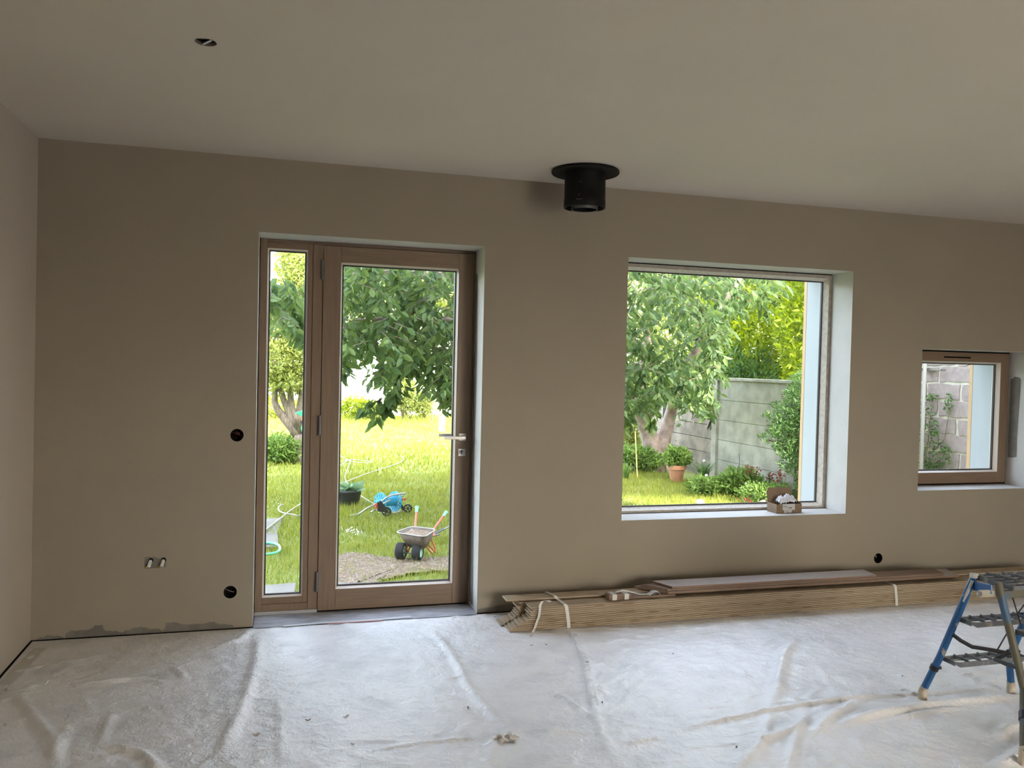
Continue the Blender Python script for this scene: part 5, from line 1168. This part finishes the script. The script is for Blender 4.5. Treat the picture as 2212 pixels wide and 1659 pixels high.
for (u, v, dy, r_) in ((835.5, 1106, -.09, 9.3), (881, 1102, .10, 9.0)):
    R0 = r_*pxm; c = RP(u, v, dy); c.z = max(c.z, G+R0)
    RL(MB().lathe([(R0*.72, -.016), (R0, -.014), (R0, .014), (R0*.72, .016)], (0, 0, 0), axis='X', n=24, M=Matrix.Rotation(math.radians(20), 3, 'Z'))).v
    m = MB().lathe([(R0*.72, -.016), (R0, -.014), (R0, .014), (R0*.72, .016), (R0*.72, -.016)], c, axis='Y', n=24, M=Matrix.Rotation(math.radians(-20), 3, 'Z')); wl = RL(m).build('wheel', M_tyre, hr, smooth='auto')
    m = MB()
    for q in range(6):
        a = q*math.pi/3; m.bar(c, c+Matrix.Rotation(math.radians(-20), 3, 'Z') @ Vector((R0*.75*math.cos(a), 0, R0*.75*math.sin(a))), .010, .010, (0, 1, 0.01))
    RL(m).build('wheel_spokes', M_rblk, hr)
RL(MB().tube([RP(845, 1109, -.07), RP(872, 1104, .08)], .008, 8)).build('axle', M_rt, hr, smooth=True)

# ---------------------------------------------------------------- toy wheelbarrow
bc = at(883, 1210, Z=G); Yb = bc.y; wbw = empty('toy_wheelbarrow', tuple(bc)); tag(wbw, 'two-wheeled wheelbarrow with red frame and mint grips, filled with soil', 'wheelbarrow')
def WB(mb): return to_local(mb, wbw)
pm_ = (Yb+4.67)/math.cos(.2)/FPX*1.03
def BP(u, v, dy=0): return at(u, v, Y=Yb+dy)
M_rod = mat('red_frame', (.55, .13, .08), .4); M_mint = mat('mint_rubber', (.25, .62, .48), .5); M_pan = mat('dusty_steel_pan', (.20, .16, .13), .6, noise=(14, (.14, .10, .08), .4, .65), metal=.2); M_pin = mat('galvanised_pan', (.40, .39, .37), .5, metal=.3)
# tray: rim quad and smaller bottom quad, with rounded corners by superellipse blending
rim = [BP(853, 1150, .06), BP(884, 1136, .42), BP(943, 1143, .42), BP(922, 1160, .0)]
rim[1].z = rim[0].z+.02; rim[2].z = rim[0].z+.02; rim[3].z = rim[0].z
rimc = sum(rim, Vector())/4; 
def fit(u, v, z): return at(u, v, Z=z)
zr = BP(853, 1150, .06).z
rim = [fit(853, 1150, zr), fit(888, 1137, zr), fit(943, 1143, zr), fit(918, 1160, zr)]
def rounded(Q, k, n=7):
    out = []
    for i in range(4):
        p, a, b = Q[i], Q[i-1], Q[(i+1) % 4]; A = p+(a-p)*k; B = p+(b-p)*k
        for j in range(n): t = j/(n-1); out.append((1-t)**2*A+2*t*(1-t)*p+t*t*B)
    return out
zb_ = BP(905, 1176, .15).z
rc_ = sum(rim, Vector())/4; bot = [rc_+(p-rc_)*.52+Vector((.02, .0, zb_-zr)) for p in rim]
lipo = [rc_+(p-rc_)*1.0 for p in rim]; lipi = [rc_+(p-rc_)*.95 for p in rim]
Ro, Ri, Rm, Rb = rounded(lipo, .22), rounded(lipi, .22), rounded([rc_+(p-rc_)*.80+Vector((0.01, 0, (zb_-zr)*.5)) for p in rim], .25), rounded(bot, .30)
n = len(Ro); m = MB(); rows = [[p-Vector((0, 0, .006)) for p in Ro], Ro, Ri, Rm, Rb]
m.add([p for r_ in rows for p in r_], [(a*n+i, a*n+(i+1) % n, (a+1)*n+(i+1) % n, (a+1)*n+i) for a in range(4) for i in range(n)]+[tuple(4*n+i for i in range(n))])
WB(m).build('tray', M_pan, wbw, smooth='auto', solid=.003)
m = MB(); m.tube([p for p in Ro], .005, 8, closed=True); WB(m).build('rim', M_pin, wbw, smooth=True)
# galvanised inside
m = MB(); rows = [[p+Vector((0, 0, .003)) for p in Ri], [p+Vector((0, 0, .004)) for p in Rm]]; m.add([p for r_ in rows for p in r_], [(i, (i+1) % n, n+(i+1) % n, n+i) for i in range(n)]); WB(m).build('tray_lining', M_pin, wbw, smooth=True)
# soil heap
S0 = rounded([rc_+(p-rc_)*.84+Vector((.004, 0, (zb_-zr)*.16)) for p in rim], .3); m = MB(); vs = [p for p in S0]; cc = sum(S0, Vector())/n
for f_ in (.8, .6, .4, .2):
    for p in S0: q = cc+(p-cc)*f_; q.z += .030*(1-f_)+random.uniform(-.003, .005); vs.append(q)
vs.append(cc+Vector((0, 0, .030))); m.add(vs, [(a*n+i, a*n+(i+1) % n, (a+1)*n+(i+1) % n, (a+1)*n+i) for a in range(4) for i in range(n)]+[(4*n+i, 4*n+(i+1) % n, 5*n) for i in range(n)])
o = m.build('soil', mat('barrow_soil', (.20, .145, .10), .95, noise=(60, (.30, .23, .17), .45, .6), bump=(90, .9)), smooth=True); tag(o, 'heap of dry brown soil filling the wheelbarrow tray', 'soil', kind='stuff')
RR = .0105
h1a, h1b = BP(897, 1139, .34), BP(900, 1104, .46); h2a, h2b = BP(936, 1144, .30), BP(959, 1113, .42)
WB(MB().tube([h1a+Vector((0, -.05, -.05)), h1a, h1b], RR, 10)).build('handle', M_rod, wbw, smooth='auto'); WB(MB().tube([h2a+Vector((0, -.05, -.05)), h2a, h2b], RR, 10)).build('handle', M_rod, wbw, smooth='auto')
for a, b in ((h1a, h1b), (h2a, h2b)):
    d_ = (b-a).normalized(); WB(MB().tube([b-d_*.015, b+d_*.03, b+d_*.035, b+d_*.048], [RR*1.3, RR*1.35, RR*1.8, RR*1.7], 12)).build('grip', M_mint, wbw, smooth='auto')
ax1, ax2 = BP(866, 1194, .05), BP(902, 1196, -.02)
for pts in ([BP(890, 1172, .12), BP(881, 1192, .04)], [BP(884, 1170, .08), BP(876, 1190, .06)], [BP(916, 1168, .12), BP(938, 1190, .22), BP(940, 1192, .24)], [BP(930, 1162, .3), BP(941, 1188, .34)], [BP(902, 1174, .1), BP(912, 1172, .2)], [BP(912, 1172, .16), BP(933, 1195, .26), BP(941, 1188, .34)]):
    WB(MB().tube(pts, .008, 8)).build('frame_tube', M_rod, wbw, smooth='auto')
WB(MB().tube([ax1, ax2], .006, 8)).build('axle', M_alu, wbw, smooth=True)
axd = (ax2-ax1).normalized(); ang = math.atan2(axd.y, axd.x)
for c, in ((ax1,), (ax2,)):
    R0 = 17.5*pm_; c = Vector((c.x, c.y, G+R0)); Mz = Matrix.Rotation(ang, 3, 'Z') @ Matrix.Rotation(0, 3, 'X')
    tyre = [(R0*.62, -.034), (R0*.80, -.040), (R0*.96, -.030), (R0, -.012), (R0, .012), (R0*.96, .030), (R0*.80, .040), (R0*.62, .034), (R0*.62, -.034)]
    WB(MB().lathe(tyre, c, axis='X', n=30, M=Mz)).build('wheel', M_tyre, wbw, smooth='auto')
    WB(MB().lathe([(.0005, .020), (.018, .03), (.022, .018), (R0*.5, .014), (R0*.62, .032), (R0*.64, .02), (R0*.64, -.02), (R0*.62, -.032), (R0*.5, -.014), (.0005, -.014)], c, axis='X', n=24, M=Mz)).build('wheel_rim', M_hub, wbw, smooth='auto')
# rake lying in the grass
a, b = at(940, 1152, Z=G+.06), at(1000, 1122, Z=G+.16)
rk = empty('garden_tool', tuple(a)); tag(rk, 'dark-headed tool with a pale shaft lying behind the wheelbarrow', 'garden tool')
to_local(MB().tube([a, a.lerp(b, .3)], .014, 8), rk).build('tool_socket', M_steel, rk, smooth='auto'); to_local(MB().tube([a.lerp(b, .1), b], .009, 8), rk).build('shaft', M_alu, rk, smooth='auto')
to_local(MB().bar(a+Vector((-.10, -.02, -.03)), a+Vector((.04, .04, -.02)), .04, .01), rk).build('tool_head', M_steel, rk)
# daisies / clover specks
M_daisy = mat('daisy', (.75, .75, .70), .8)
V, F = [], []
for (u, v, s, n) in [(760, 1145, 10, 26), (765, 1150, 9, 14), (590, 1085, 14, 10), (1365, 1082, 12, 6), (850, 1115, 30, 10), (920, 1030, 50, 12)]:
    for _ in range(n):
        p = at(u+random.gauss(0, s), v+random.gauss(0, s*.35), Z=G+.055); b = len(V); q = .0045
        V += [(p.x-q, p.y, p.z-q), (p.x+q, p.y, p.z-q), (p.x+q, p.y+.003, p.z+q), (p.x-q, p.y+.003, p.z+q)]; F.append((b, b+1, b+2, b+3))
tag(npmesh('daisies', V, F, M_daisy), 'tiny white daisies dotted through the lawn', 'daisies', kind='stuff')
